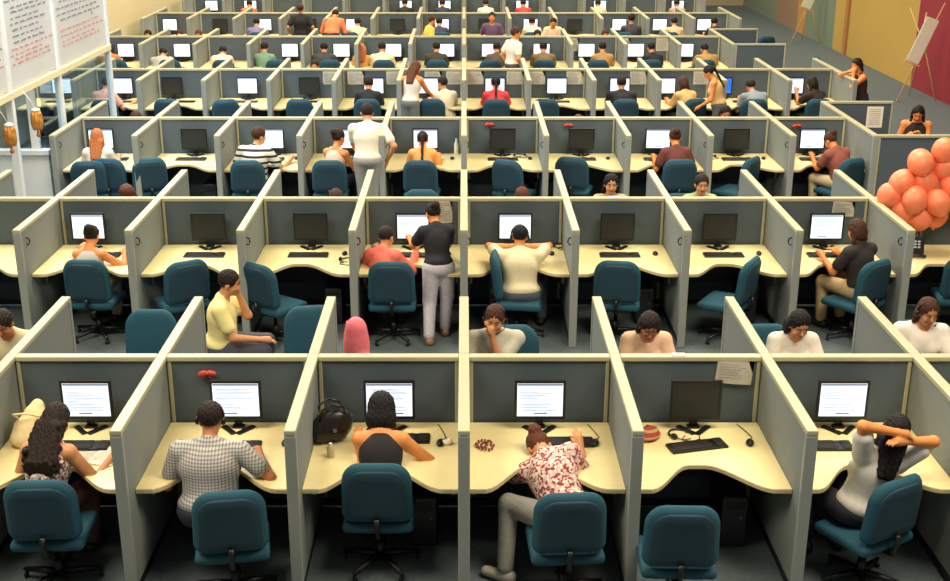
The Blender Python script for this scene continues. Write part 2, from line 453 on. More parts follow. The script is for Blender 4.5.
SFm, SRm = side_meshes(SIDE_F), side_meshes(SIDE_R)
M_endpost = box('end_post', (0,0,(.0+H-.04)/2), (T,.045,H-.04), M_post, .008)
M_hook = tube('coat_hook', [(0,0,.05),(.03,0,.04),(.035,0,0),(.02,0,-.03),(0,0,-.02)], .008, M_black, 6)
def side(X, Ysp, front, label, group, hook=0):
    L = SIDE_F if front else SIDE_R
    yc = Ysp + (T/2 - L/2 if front else T/2 + L/2)
    t = thing('side_divider', label, 'partition', (X, yc, 0), 0, group)
    for n, me in (SFm if front else SRm).items(): link(n, me, t)
    q = -1 if front else 1
    link('end_post', M_endpost, t, (0, q*(L/2-.022), 0))
    if front: link('corner_post', M_endpost, t, (0, L/2-.022, 0))
    if hook: link('coat_hook', M_hook, t, (.031*hook, -L/2+.17, 1.12), (0,0,0 if hook > 0 else PI))
    return t

# ------------------------------------------------------------------ desk, monitor, keyboard, mouse, tower, chair
def desk_pts():
    w = (W-.07)/2; D0, cut = 1.06, .36; pts = [(-w, -.0), (w, -.0)]
    n = 28; fr = []
    for i in range(n+1):
        t = i/n
        def ss(a, b, x): x = min(1, max(0, (x-a)/(b-a))); return x*x*(3-2*x)
        b = ss(.10, .40, t)*(1-ss(.50, .90, t))
        fr.append((w-2*w*(1-t) if False else -w+2*w*t, -D0+cut*b))
    return pts+fr[::-1]
D_top = prism('worktop', desk_pts(), DESK-.025, DESK, [M_desk])
D_edge = prism('edge_band', [(x*1.001, y-.004 if y < -.1 else y) for x, y in desk_pts()], DESK-.032, DESK-.006, [M_edge])
D_br = box('bracket', (0,-.42,DESK-.12), (.03,.72,.17), M_metal, .004)
D_mod = box('modesty_panel', (0,-.05,.52), (W-.10,.02,.4), M_trim, .003)
def desk(X, Ysp, label, group):
    t = thing('desk', label, 'desk', (X, Ysp-T/2-.004, 0), 0, group)
    link('worktop', D_top, t); link('edge_band', D_edge, t)
    for q in (-1,1): link('bracket', D_br, t, (q*(W/2-.075),0,-.0))
    link('modesty_panel', D_mod, t)
    return t
def mon_meshes():
    bm = bmesh.new()
    bm_box(bm, (0,0,.16), (.385,.022,.32), .006)
    bm_box(bm, (0,.03,.17), (.30,.045,.22), .018)
    cas = mesh_from_bm(bm, 'casing', M_black)
    bz = bmesh.new()
    for c, s in (((0,-.013,.309),(.385,.008,.022)), ((0,-.013,.013),(.385,.008,.026)), ((-.183,-.013,.16),(.019,.008,.275)), ((.183,-.013,.16),(.019,.008,.275))): bm_box(bz, c, s, .002)
    bez = mesh_from_bm(bz, 'bezel', M_black)
    scr = box('screen', (0,-.0118,.162), (.348,.003,.272), M_screen)
    off = box('screen', (0,-.0118,.162), (.348,.003,.272), M_offscr)
    blu = box('screen', (0,-.0118,.162), (.348,.003,.272), M_bluescr)
    neck = box('neck', (0,.035,.02), (.06,.02,.20), M_black, .005)
    bs = bmesh.new()
    for q in (-1,1):
        bm_box(bs, (q*.065,-.03,.008), (.045,.17,.016), .006, 2, Matrix.Rotation(R(-38*q),3,'Z'))
    bm_box(bs, (0,.03,.010), (.09,.06,.02), .006)
    base = mesh_from_bm(bs, 'stand_base', M_black)
    tx = []
    for v in range(4):
        rr = random.Random(v); b = bmesh.new()
        bm_box(b, (0,-.0138,.286), (.34,.001,.014)); z = .25
        while z > .06:
            if rr.random() < .75:
                l = rr.uniform(.08,.29); bm_box(b, (-.15+l/2+(.02 if rr.random()<.3 else 0),-.0138,z), (l,.001,.0035))
            z -= .0125
        bm_box(b, (rr.uniform(-.06,.06),-.0138,.05), (.10,.001,.012))
        tx.append(mesh_from_bm(b, 'page_text', M_scrtext))
    return cas, bez, scr, off, blu, neck, base, tx
MM = mon_meshes()
def monitor(X, Ysp, state, label, group, rz=0, det=True, dy=-.16):
    t = thing('computer_monitor', label, 'monitor', (X, Ysp+dy, DESK), rz, group)
    cas, bez, scr, off, blu, neck, base, tx = MM
    up = .088
    link('casing', cas, t, (0,0,up))
    if det: link('bezel', bez, t, (0,0,up))
    s = link('screen', dict(on=scr, off=off, blue=blu)[state], t, (0,0,up))
    if state == 'on' and det: link('page_text', tx[random.randrange(4)], s)
    link('neck', neck, t, (0,0,.075)); link('stand_base', base, t)
    return t
def kb():
    b = bmesh.new(); bm_box(b, (0,0,.009), (.44,.15,.018), .005)
    return mesh_from_bm(b, 'keyboard_case', M_black)
def keys():
    b = bmesh.new()
    for r in range(6):
        for c in range(15): bm_box(b, (-.147+c*.0195-.045+(.004*r if r<5 else 0), .056-r*.0215, .021), (.0165,.0175,.006))
    return mesh_from_bm(b, 'keys', M_key)
def padkeys():
    b = bmesh.new()
    for r in range(6):
        for c in range(4): bm_box(b, (.148+c*.0175, .056-r*.0215, .021), (.0155,.0175,.006))
    return mesh_from_bm(b, 'number_pad', M_key)
KB, KEYS, PADK = kb(), keys(), padkeys()
def keyboard(X, Y, rz, label, group, det=True):
    t = thing('keyboard', label, 'keyboard', (X, Y, DESK), rz, group)
    link('keyboard_case', KB, t)
    if det: link('keys', KEYS, t); link('number_pad', PADK, t)
    return t
MB_ = ellm('mouse_body', (0,0,.012), (.03,.052,.022), M_black)
MW = box('scroll_wheel', (0,.025,.030), (.006,.018,.008), M_metal, .002)
def mouse(X, Y, rz, label, group, Yend=None):
    t = thing('computer_mouse', label, 'mouse', (X, Y, DESK+.003), rz, group)
    link('mouse_body', MB_, t); link('scroll_wheel', MW, t)
    if Yend:
        L = Yend-Y-.1
        link('cable', tube('cable', [(0,.05,.004),(.02,L*.35,.004),(-.03,L*.7,.004),(-.08,L,.004)], .0035, M_black, 6), t)
    return t
def tower(X, Y, label, group):
    t = thing('computer_tower', label, 'computer', (X, Y, 0), 0, group)
    link('case', box('case', (0,0,.215), (.19,.42,.41), M_black, .008), t)
    link('front_panel', box('front_panel', (0,-.215,.215), (.18,.02,.40), mat('tower_front', (40,40,44), .4), .006), t)
    for z in (.33,.37): link('drive_bay', box('drive_bay', (0,-.227,z), (.14,.006,.03), M_trim, .002), t)
    link('power_button', ellm('power_button', (.05,-.228,.25), (.012,.005,.012), M_metal), t)
def chair_meshes():
    def pad(w, h, th, yoff, m, rt, rb_, nm):
        def outline(ins):
            pts = []
            for cx, cz, r, a0 in ((w/2-rt, h/2-rt, rt, 0), (-w/2+rt, h/2-rt, rt, 90), (-w/2+rb_, -h/2+rb_, rb_, 180), (w/2-rb_, -h/2+rb_, rb_, 270)):
                for i in range(9):
                    a = R(a0+i*90/8); r_ = max(r-ins, .002); pts.append((cx+r_*math.cos(a), cz+r_*math.sin(a)))
            return pts
        bm = bmesh.new(); e = th/2; rings = []
        for y, ins in ((-e, e*.9+.06), (-e, e*.9), (-e*.7, e*.35), (-e*.25, 0), (e*.25, 0), (e*.7, e*.35), (e, e*.9), (e*1.15, e*.9+.06)):
            rings.append([bm.verts.new((x*(1-max(0,z)*.35), yoff+y-(-(x/.25)**2*.045), z+.03*(1-(x/.25)**2)*(z > .1))) for x, z in outline(ins)])
        n = len(rings[0])
        for A, B in zip(rings, rings[1:]):
            for j in range(n): bm.faces.new((A[j], A[(j+1) % n], B[(j+1) % n], B[j]))
        bm.faces.new(rings[0][::-1]); bm.faces.new(rings[-1]); bmesh.ops.recalc_face_normals(bm, faces=bm.faces[:])
        return mesh_from_bm(bm, nm, m, True)
    back = pad(.50, .46, .085, 0, M_teal, .13, .07, 'backrest')
    shell = pad(.43, .385, .03, -.038, M_tealshell, .11, .06, 'back_shell')
    bm = bmesh.new(); bm_box(bm, (0,.02,.42), (.50,.48,.08), .036, 4)
    for v in bm.verts:
        if v.co.y > .15: v.co.z -= (v.co.y-.15)*.15
    seat = mesh_from_bm(bm, 'seat', M_teal, True)
    pan = box('seat_pan', (0,.01,.365), (.34,.34,.03), M_black, .01)
    sup = tube('back_support', [(0,-.08,.36),(0,-.24,.37),(0,-.275,.46),(0,-.27,.53)], .022, M_black, 8)
    col = lathe('gas_column', [(.03,.08),(.03,.2),(.018,.2),(.018,.36)], M_black, 12)
    bm = bmesh.new()
    for i in range(5):
        a = 2*PI*i/5+.3; bm_tube(bm, [(0,0,.095),(.14*math.cos(a),.14*math.sin(a),.09),(.29*math.cos(a),.29*math.sin(a),.07)], [.03,.024,.016], 6)
    base = mesh_from_bm(bm, 'star_base', M_black, True)
    bm = bmesh.new(); bm_ell(bm, (0,0,.026), (.014,.026,.026), 10, 8)
    bm_tube(bm, [(0,0,.03),(0,0,.075)], .008, 6)
    cast = mesh_from_bm(bm, 'caster', M_black, True)
    return back, shell, seat, pan, sup, col, base, cast
CM = chair_meshes()
def chair(X, Y, rz, label, group, det=True):
    t = thing('office_chair', label, 'chair', (X, Y, 0), R(rz), group)
    back, shell, seat, pan, sup, col, base, cast = CM
    b = link('backrest', back, t, (0,-.235,.70), (R(6),0,0))
    link('back_shell', shell, t, (0,-.235,.70), (R(6),0,0))
    link('seat', seat, t); link('back_support', sup, t); link('gas_column', col, t)
    st = link('star_base', base, t)
    if det: link('seat_pan', pan, t)
    if 1:
        for i in range(5):
            a = 2*PI*i/5+.3; link('caster', cast, st, (.28*math.cos(a), .28*math.sin(a), 0), (0,0,a))
    return t

# ------------------------------------------------------------------ who sits where: short phrases used as anchors for everything in the cubicle
OCC = {  # (row, col): phrase for the person seated there
 ('A',-3):'curly-haired person in floral sleeveless top', ('A',-2):'broad person in checked shirt', ('A',-1):'long-haired person in black tank top',
 ('A',0):'bowed person in pink floral blouse', ('A',2):'person with both hands behind head',
 ('B',-4):'person in grey tank top', ('B',-1):'person in coral shirt', ('B',0):'person in cream shirt with raised elbows', ('B',3):'person in black blouse',
 ('C',-5):'orange-haired person in white top', ('C',-3):'person in striped polo', ('C',-2):'person in pale pink tank top', ('C',-1):'ponytailed person in orange top',
 ('C',2):'person in maroon top', ('C',4):'person in maroon and white reaching forward',
 ('D',-6):'person stretching a bare arm', ('D',-2):'person in black shirt with handbag beside', ('D',-1):'person in white tee beside standing helper', ('D',0):'person in red blouse',
 ('D',2):'person in black suit', ('D',3):'person in tan top', ('D',4):'person in blue-grey shirt', ('D',5):'dark-clad person at row end',
 ('E',-7):'person in brown top', ('E',-6):'person slumped in grey shirt', ('E',-5):'person slumped in cream hood', ('E',-4):'person in green shirt', ('E',-3):'person in charcoal shirt',
 ('E',-2):'person in cream shirt', ('E',-1):'person in olive shirt', ('E',0):'person in dark brown shirt', ('E',1):'person in khaki shirt',
 ('E',2):'person in ochre shirt', ('E',3):'person in black jacket', ('E',4):'person in mustard shirt',
 ('F',-5):'person in lavender shirt', ('F',-3):'person in off-white shirt', ('F',-1):'person in navy shirt', ('F',1):'person in white shirt',
 ('F',3):'person in dark grey shirt', ('F',4):'person in beige shirt', ('F',5):'person in dark green shirt',
 ('G',-6):'person in orange top', ('G',-2):'person in dark top', ('G',-1):'person in dark blue top', ('G',0):'person in white top', ('G',1):'person in red top', ('G',3):'person in cream top',
 ('G',5):'person in rose top',
}
def anchor(row, k):
    if (row, k) in OCC: return OCC[(row,k)]+', '+ROWNAME[row]
    for d in range(1, 14):      # nearest seated person gives the empty cubicle its description
        for s_, w_ in ((-1, 'right'), (1, 'left')):
            if (row, k+s_*d) in OCC:
                who = OCC[(row, k+s_*d)].replace(' with handbag beside','').replace(' beside standing helper','').replace(' with raised elbows','').replace(' reaching forward','').replace('bowed person','person').replace('orange-haired person in white top','orange-haired person').replace('ponytailed person in orange top','ponytailed person').replace('with both hands behind head','stretching both arms').replace('broad person','person')
                q = 'empty cubicle' if d == 1 else '%s empty cubicle' % ['','','second','third','fourth','fifth'][d]
                return '%s %s of %s, %s' % (q, w_, who, ROWNAME[row])
STATE = {('A',1):'off',('A',3):None,('B',-5):None,('B',-3):'off',('B',-2):'off',('B',1):'off',('B',2):'off',('B',4):None,
 ('C',-4):'off',('C',0):'off',('C',1):'off',('C',3):'off',('D',-5):'off',('D',-3):'off',('D',4):'blue',('E',-5):None,('F',-6):'off',('F',-4):'off',('F',-2):'off',('F',0):'off',('F',2):'off',
 ('G',-7):'on',('G',-5):None,('G',-4):None,('G',-3):None,('G',0):None,('G',2):None,('G',4):None}
MONDX = {('B',-4):-.20, ('A',2):-.01, ('A',-2):0,('A',-3):.02,('A',1):.03,('A',-1):.01,('C',-5):-.24,('D',-5):-.25,('C',1):.03, ('C',-3):0, ('C',3):.04,('C',-2):.05, ('D',-6):-.02,('D',3):-.28, ('D',5):-.20, ('D',4):-.38, ('D',2):.02, ('E',-6):.05, ('E',-4):.15,('E',-3):.15,('E',-2):.15,('E',-1):.18,('E',0):.0,
 ('E',2):-.15,('E',3):-.2,('E',4):-.25,('F',-7):-.15,('F',-3):.0,('F',4):-.1,('F',5):-.1,('C',4):.02,('C',2):.02,('B',3):.05,('D',-2):.05,('D',-1):-.08,('E',-7):-.05}

CHAIRS = {}   # (row,col): (kx, dy, rz) for empty or specially placed chairs
CHAIRS.update({('A',-3):(-2.49,-1.10,3),('A',-2):(-1.38,-1.25,9),('A',-1):(-.527,-.86,0),('A',0):(.60,-1.27,3),('A',1):(1.235,-1.44,-2),('A',2):(2.44,-1.10,30),
 ('B',-4):(-3.44,-.98,-4),('B',-3):(-2.62,-1.05,32),('B',-2):(-1.75,-1.15,-35),('B',-1):(-.66,-1.05,0),('B',0):(.50,-.98,-95),('B',1):(1.42,-1.02,-8),('B',2):(2.45,-1.05,58),('B',3):(3.64,-1.03,34),('B',4):(4.66,-.90,-10),
 ('C',-5):(-4.35,-1.0,-8),('C',-4):(-3.95,-1.0,25),('C',-3):(-2.65,-1.1,0),('C',-2):(-1.65,-1.1,0),('C',-1):(-.52,-1.1,-5),('C',0):(.62,-1.1,-30),('C',1):(1.38,-.9,-15),('C',2):(2.65,-1.05,0),('C',3):(3.40,-1.0,50),('C',4):(4.69,-1.0,28),
 ('D',-6):(-5.55,-1.1,0),('D',-5):(-4.6,-1.0,0),('D',-4):(-3.75,-1.05,20),('D',-3):(-2.55,-1.0,0),('D',1):(1.28,-1.0,-5),('D',3):(3.52,-.97,22)})

for row in ROWS:
    a, b = COLS[row]; y = YS(row); rn = ROWNAME[row]
    grp = 'grey back divider panels of the '+rn
    for k in range(a, b+1):
        X = (k+.5)*W; an = anchor(row, k); emp = (row, k) not in OCC
        spine(X, y, 'grey back divider facing the '+an, grp)
        hk = 0
        if row in 'BC': hk = 1 if k <= 0 else -1
        lab = 'grey side divider left of the '+an
        side(k*W, y, True, lab, 'grey side divider panels of the '+rn, hk)
        if row != 'G': side((k*W) if not (row == 'B' and k == -5) else -4.88*W, y, False, 'rear side divider left of the '+an, 'rear side divider panels behind the '+rn)
        desk(X, y, 'cream worktop desk of the '+an, 'cream desks in the '+rn)
        st = STATE.get((row,k), 'on')
        det = row in 'ABCD'
        if st:
            rz = 0
            if (row,k) in (('B',3),('A',3)): rz = R(0)
            monitor(X+MONDX.get((row,k),0), y, st, ('lit ' if st != 'off' else 'switched-off ')+'black monitor of the '+an, 'computer monitors in the '+rn, rz, det)
            if row in 'ABCD' :
                rz = {('A',1):14}.get((row,k), 0)
                kx = X+{('A',1):.0,('A',0):.17,('A',-1):.1,('A',2):-.22,('A',-3):.03}.get((row,k),0)
                kyy = y-.46+{('A',0):.06,('A',-1):.12}.get((row,k),0)
                keyboard(kx, kyy, R(rz), 'dark keyboard of the '+an, 'keyboards in the '+rn, row in 'ABC')
                if row in 'ABC': mouse(X+.40, y-.42, R(-10), 'black mouse of the '+an, 'mice in the '+rn, y if row == 'A' else None)
        if (row,k) in (('A',1),('B',-3),('B',-2),('B',1),('B',2),('C',-4),('C',0),('A',2),('A',-1)):
            tower(X+.28, y-.40, 'black computer tower under desk of the '+an, 'computer towers under desks')
        c = CHAIRS.get((row,k))
        if c is None and (row,k) in OCC: c = ((k+.5)+{'E':0.0}.get(row,0), -1.0, 0)
        if c and row != 'G':
            chair(c[0]*W, y+c[1], c[2], 'teal office chair of the '+an, 'teal office chairs in the '+rn, row in 'ABC')
    X = (b+1)*W
    side(X, y, True, 'grey side divider at the right end of the '+rn, 'grey side divider panels of the '+rn, 0)
    if row != 'G': side(X, y, False, 'rear side divider at the right end of the '+rn, 'rear side divider panels behind the '+rn)

# ------------------------------------------------------------------ people
G2 = (60,66,80)
typ = dict(hl=(-.16,.46,.80), hr=(.18,.46,.80))
def lab(row, k, extra): return extra+', '+ROWNAME[row]
floralA = mat('floral_grey_cloth', (196,180,172), .9, .1, 40, build=floral(((120,70,80),(232,225,215)), 55))
floralB = mat('floral_pink_cloth', (216,176,166), .9, .1, 40, build=floral(((150,58,66),(240,220,205)), 60))
checkM = mat('checked_cloth', (196,192,186), .9, .05, 40, build=checks((118,112,112), 45))
stripeM = mat('striped_cloth', (228,222,205), .9, .05, 40, build=stripes((52,40,40), 11.5, .62, ph=.05))
# front row
person('A',-2.56,-1.02,-8, 'curly-haired person in floral sleeveless top writing on papers, front row', ('tank',(196,180,172)), ((110,70,64),), ('curly','dark'), 'a', lean=22, head=(18,-10,0), hl=(-.2,.36,.80), hr=(.36,.42,.80), female=True, topmat=floralA)
person('A',-1.55,-1.0,0, 'broad person in grey checked shirt with headset, front row', ('tee',(196,192,186)), ((60,62,70),), ('short','dark'), 'c', lean=14, wide=1.28, head=(8,-6,0), hl=(-.30,.30,.81), hr=(.32,.28,.81), pole=(.3,-.5,-.6), topmat=checkM, headset=True, face=False)
person('A',-.52,-.84,0, 'long-haired person in black tank top leaning on desk, front row', ('tank',(34,30,32)), ((30,30,36),), ('bob','black'), 'o', lean=24, head=(12,0,0), hl=(-.16,.34,.80), hr=(.16,.34,.80), pole=(.6,-.6,-.5), female=True)
person('A',.62,-1.08,-2, 'bowed person in pink floral blouse resting head on hand, front row', ('tee',(216,176,166)), ((150,145,135),), ('bun','auburn'), 'a', lean=50, side=-28, head=(34,24,0), hl=('head',-.09,.06,-.06), hr=(.12,.52,.80), wide=1.18, female=True, topmat=floralB, pole=(0,-.2,-1), polel=(-.7,.2,-.7), legs=((-.40,.16,.53,-.42,-.02,.09),(.1,.42,.53,.1,.38,.09)), shoes=(200,190,175))
person('A',2.39,-1.02,14, 'person in white top stretching both hands behind head, front row', ('tee',(222,214,204)), ((44,44,52),), ('long','black'), 'o', lean=-2, side=20, head=(-4,-10,0), hl=('head',-.05,-.115,.03), hr=('head',.05,-.115,-.01), pole=(1.0,.0,.1), polel=(-1.5,.1,.5), female=True)
# people on the far side of the front row
person('A',-2.0,2.08,-88, 'person in pale yellow T-shirt seated sideways with hand on chin', ('tee',(236,222,150)), ((70,70,80),), ('short','dark'), 'a', lean=6, head=(12,0,0), hl=('head',-.02,.10,-.085), hr=(.16,.40,.66), polel=(-.3,.2,-1), wide=1.12)
person('A',.235,1.27,180, 'person in grey polo with headset touching mouth, behind front row', ('polo',(196,190,170)), ((60,60,66),), ('short','brown'), 'a', lean=8, head=(10,-8,0), hl=('head',.01,.12,-.10), hr=(.24,.42,.80), headset=True, polel=(-.2,.1,-1), wide=1.12)
person('A',1.37,1.25,180, 'person in peach T-shirt looking down, behind front row', ('tee',(240,196,160)), ((60,60,66),), ('mid','dark'), 'c', lean=10, head=(26,0,0), hl=(-.15,.40,.80), hr=(.15,.40,.80), female=True)
person('A',2.47,1.22,180, 'long-dark-haired person in white blouse looking down, behind front row', ('vneck',(236,224,208)), ((60,60,66),), ('long','black'), 'b', lean=8, head=(22,6,0), hl=(-.18,.42,.80), hr=(.18,.42,.80), female=True)
person('A',3.50,1.40,172, 'person in white T-shirt with headset at right edge', ('tee',(236,226,214)), ((60,60,66),), ('mid','brown'), 'a', lean=2, head=(18,14,0), hl=(-.2,.38,.80), hr=(.2,.36,.80), headset=True, female=True, wide=1.15)
person('A',-3.42,1.3,180, 'person in cream shirt cut by left edge of photo', ('tee',(226,208,170)), ((60,60,66),), ('short','dark'), 'c', lean=12, head=(20,0,0), **typ)
# second row
person('B',-3.52,-.88,-4, 'person in grey tank top with patterned headscarf, second row', ('tank',(186,182,176)), ((180,170,150),), ('bun','black'), 'o', lean=16, zoff=-.05, sc=.93, head=(12,0,0), hl=(-.2,.34,.80), hr=(.30,.34,.80), pole=(.4,-.5,-.6), female=True)
person('B',-.78,-.92,-10, 'person in coral shirt with headphones, second row', ('long',(250,122,106)), ((50,50,60),), ('short','dark'), 'a', lean=18, zoff=-.05, sc=.94, head=(14,-20,0), hl=(-.2,.42,.80), hr=(.30,.40,.82), female=True)
person('B',-.235,-1.02,12, 'standing person in black T-shirt and pale jeans leaning toward monitor, second row', ('tee',(30,30,34)), ((196,190,196),), ('bun','dark'), 'o', lean=22, head=(10,10,0), hl=(-.22,.52,.98), hr=(.14,.50,.86), stand=True, female=True, sc=.91, legs=((-.10,.0,.43,-.14,-.16,.08),(.10,.05,.46,.08,.08,.08)), shoes=(150,120,90))
person('B',.52,-.98,0, 'person in cream short-sleeved shirt with raised elbows and headset, second row', ('tee',(226,212,172)), ((86,92,104),), ('short','black'), 'o', lean=14, zoff=-.05, sc=.97, head=(8,0,0), hl=('head',-.11,.10,-.10), hr=('head',.11,.10,-.10), pole=(2.6,-.1,-.8), polel=(-3.05,-.1,-.8), wide=1.24, headset=True, face=False, legs=((-.25,.40,.53,-.26,.36,.09),(.25,.40,.53,.27,.36,.09)))
person('B',3.70,-.98,28, 'person in black blouse and beige trousers typing, second row', ('tee',(44,36,34)), ((206,176,130),), ('mid','brown'), 'o', lean=10, head=(8,0,0), hl=(-.17,.42,.81), hr=(.10,.44,.81), female=True)
person('B',-3.54,1.22,180, 'auburn-haired person bent forward, far side of second row', ('tee',(230,190,170)), (G2,), ('mid','auburn'), 'a', lean=20, head=(26,0,0), **typ)
person('B',-1.34,1.24,180, 'head of brown-haired person barely visible beside standing person in white, far side of second row', ('tee',(200,190,170)), (G2,), ('short','brown'), 'a', lean=26, head=(30,0,0), **typ)
person('B',.61,1.24,180, 'light-brown-haired person with head down, far side of second row', ('tee',(170,160,130)), (G2,), ('short','auburn'), 'a', lean=22, head=(34,0,0), **typ)
person('B',1.56,1.20,180, 'dark-haired person whose face shows over partition, far side of second row', ('tee',(180,170,140)), (G2,), ('mid','black'), 'b', lean=6, head=(4,0,0), female=True, **typ)
person('B',2.52,1.20,180, 'person in green top whose face shows over partition, far side of second row', ('tee',(170,180,130)), (G2,), ('pony','dark'), 'b', lean=6, head=(6,0,0), female=True, **typ)
# third row
person('C',-4.57,-.95,0, 'orange-haired person in white top with back turned, third row', ('tee',(236,222,200)), (G2,), ('long','blond'), 'a', lean=8, head=(0,0,0), hl=(-.2,.38,.80), hr=(.2,.38,.80), female=True)
person('C',-2.62,-.98,-8, 'person in brown-and-white striped polo reaching right, third row', ('polo',(228,222,205)), (G2,), ('short','brown'), 'b', lean=4, side=4, sc=1.06, head=(8,-45,0), hl=(-.30,.30,.80), hr=(.44,.34,.81), topmat=stripeM, wide=1.1)
person('C',-1.62,-.95,-25, 'person in pale pink tank top facing the standing person in white, third row', ('tank',(240,200,170)), (G2,), ('bun','dark'), 'o', lean=8, head=(8,-20,0), hl=(-.12,.42,.80), hr=(.20,.40,.80), female=True)
person('C',-1.17,-1.25,0, 'tall standing person in white T-shirt and grey trousers, third row', ('tee',(240,230,205)), ((150,146,140),), ('short','dark'), 'a', lean=10, head=(16,15,0), hl=(-.2,.44,.95), hr=(.26,.05,.92), stand=True, wide=1.18, sc=1.05)
person('C',-.52,-.9,0, 'ponytailed person in orange top typing, third row', ('tee',(244,166,90)), (G2,), ('pony','dark'), 'o', lean=14, head=(10,0,0), hl=(-.12,.40,.80), hr=(.24,.36,.80), female=True, sc=.94)
person('C',2.66,-.92,4, 'person in maroon top resting forearms, third row', ('tee',(110,58,52)), (G2,), ('bun','brown'), 'o', lean=14, head=(10,0,0), hl=(-.26,.34,.80), hr=(.26,.34,.80), female=True)
person('C',4.72,-.98,26, 'person in maroon and white top reaching toward lit monitor, third row', ('tee',(150,84,72)), ((210,190,150),), ('bun','brown'), 'o', lean=20, head=(22,10,0), hl=(-.12,.50,.82), hr=(.12,.40,.70), female=True)
person('C',-4.49,1.22,180, 'person resting head on arm, far side of third row', ('tee',(170,120,90)), (G2,), ('mid','brown'), 'a', lean=20, head=(26,0,0), **typ)
person('C',1.56,1.22,180, 'head top of person bowed low, far side of third row behind switched-off monitor', ('tee',(220,160,110)), (G2,), ('short','auburn'), 'a', lean=26, head=(30,0,0), **typ)
person('C',3.60,1.22,180, 'dark-haired person peeking over partition beside person in tan top, third row far side', ('tee',(200,150,110)), (G2,), ('mid','dark'), 'o', lean=10, head=(14,0,0), **typ)
# fourth row
def sitter(row, kx, label, col, hairt=('short','dark'), sk='a', dy=-.95, yaw=0, lean=14, top='tee', **kw):
    kk = dict(head=(10,0,0)); kk.update(typ); kk.update(kw)
    person(row, kx, dy, yaw, label+', '+ROWNAME[row], (top, col), (G2,), hairt, sk, lean=lean, **kk)
sitter('D',-5.68,'person stretching a bare arm across the desk',(230,170,150),sk='b',yaw=-12,lean=20,hr=(.42,.40,.78))
sitter('D',-1.5,'person in black shirt beside standing helper in white',(30,30,32),sk='a')
sitter('D',-.27,'person in white tee turned toward standing helper',(236,216,180),yaw=22,head=(4,30,0))
sitter('D',.5,'long-haired person in red blouse',(215,56,62),('pony','black'))
sitter('D',2.47,'person in black suit with back turned',(36,36,36),lean=8,wide=1.2)
sitter('D',3.5,'brown-haired person in tan top facing lit monitor',(226,180,120),('mid','brown'),'o',yaw=20,female=True)
sitter('D',4.62,'person in blue-grey shirt bending over desk',(140,150,160),lean=30,yaw=15,wide=1.2)
sitter('D',5.55,'dark-clad person with arm reaching to lit monitor',(54,38,34),('mid','dark'),'a',yaw=30,hl=(-.05,.5,.95))
person('D',-.83,-1.30,-20,'standing person in white sleeveless top with long auburn hair, fourth row',('tank',(226,214,196)),((110,112,106),),('long','auburn'),'o',lean=18,head=(14,-20,0),hl=(-.1,.40,.90),hr=(.22,.52,.95),stand=True,female=True)
person('D',3.92,-1.35,70,'standing person in tan top with ponytail facing left, fourth row',('tank',(226,186,120)),((90,90,80),),('pony','dark'),'o',lean=14,head=(20,0,0),hl=(-.15,.30,.85),hr=(.2,.3,.8),stand=True,female=True,sc=.97)
person('D',-2.54,1.22,180,'person with tanned face peeking over partition, far side of fourth row',('tee',(200,150,110)),(G2,),('short','dark'),'o',lean=5,head=(10,0,0),**typ)
person('D',6.22,-.9,100,'person with bare shoulders leaning on the end of a partition, right of fourth row',('tank',(50,34,30)),((40,36,40),),('mid','dark'),'o',lean=10,head=(10,20,0),hl=(-.10,.24,1.36),hr=(.12,.24,1.36),pole=(.3,0,-.3),stand=True,female=True)
person('D',.89,2.95,-60,'tall standing person in white T-shirt walking in aisle behind fourth row',('tee',(246,232,208)),((80,80,84),),('short','brown'),'o',lean=2,head=(6,-25,0),hl=(-.24,.05,.88),hr=(.24,.08,.88),stand=True,wide=1.15,sc=1.03)
# fifth row
sitter('E',-6.72,'person in brown top hugging desk',(190,130,80),('mid','dark'),'o',lean=24)
sitter('E',-5.75,'person slumped over desk in grey shirt',(186,180,166),lean=42,wide=1.15)
sitter('E',-4.60,'person slumped over desk in cream hood',(236,218,180),lean=36,top='hood')
sitter('E',-3.78,'person in green shirt',(120,150,120),lean=16)
sitter('E',-2.65,'person in charcoal shirt',(62,60,56),lean=18,wide=1.2)
sitter('E',-1.55,'person in cream shirt',(238,220,176),lean=16,wide=1.15)
sitter('E',-.52,'person in olive shirt',(66,60,44),lean=14)
sitter('E',.62,'person in dark brown shirt',(96,78,60),lean=18)
sitter('E',1.5,'person in khaki shirt',(128,104,66),lean=14,wide=1.15)
sitter('E',2.62,'person in ochre shirt',(180,136,76),lean=14)
sitter('E',3.6,'person in black jacket',(38,38,38),lean=18,yaw=15)
sitter('E',4.62,'person in mustard shirt leaning left',(176,136,72),lean=26,yaw=10,wide=1.2)
person('E',-1.93,-.9,0,'long-blond-haired person beside person in cream shirt, fifth row',('tee',(210,150,80)),(G2,),('long','blond'),'o',lean=12,female=True,sc=.92,**typ)
for kx, lb, c, h in ((-6.38,'dark-haired person at left end',(200,140,100),'dark'),(-5.74,'brown-haired person nearest the lit monitor',(220,150,110),'brown'),(-5.36,'auburn-haired person third from left end',(220,150,100),'auburn'),
    (1.48,'dark-haired person in pale shirt',(230,200,170),'dark'),(2.85,'person with brown hair bowed low',(190,120,90),'brown')):
    person('E',kx,1.22,180,lb+', far side of fifth row',('tee',c),(G2,),('short',h),'o',lean=5,head=(10,0,0),**typ)
person('E',-.74,1.9,-70,'person in yellow shirt turned sideways, far side of fifth row',('tee',(240,200,90)),(G2,),('short','brown'),'o',lean=6,head=(6,0,0),stand=True,sc=.93,hl=(-.2,.2,.95),hr=(.2,.2,.95))
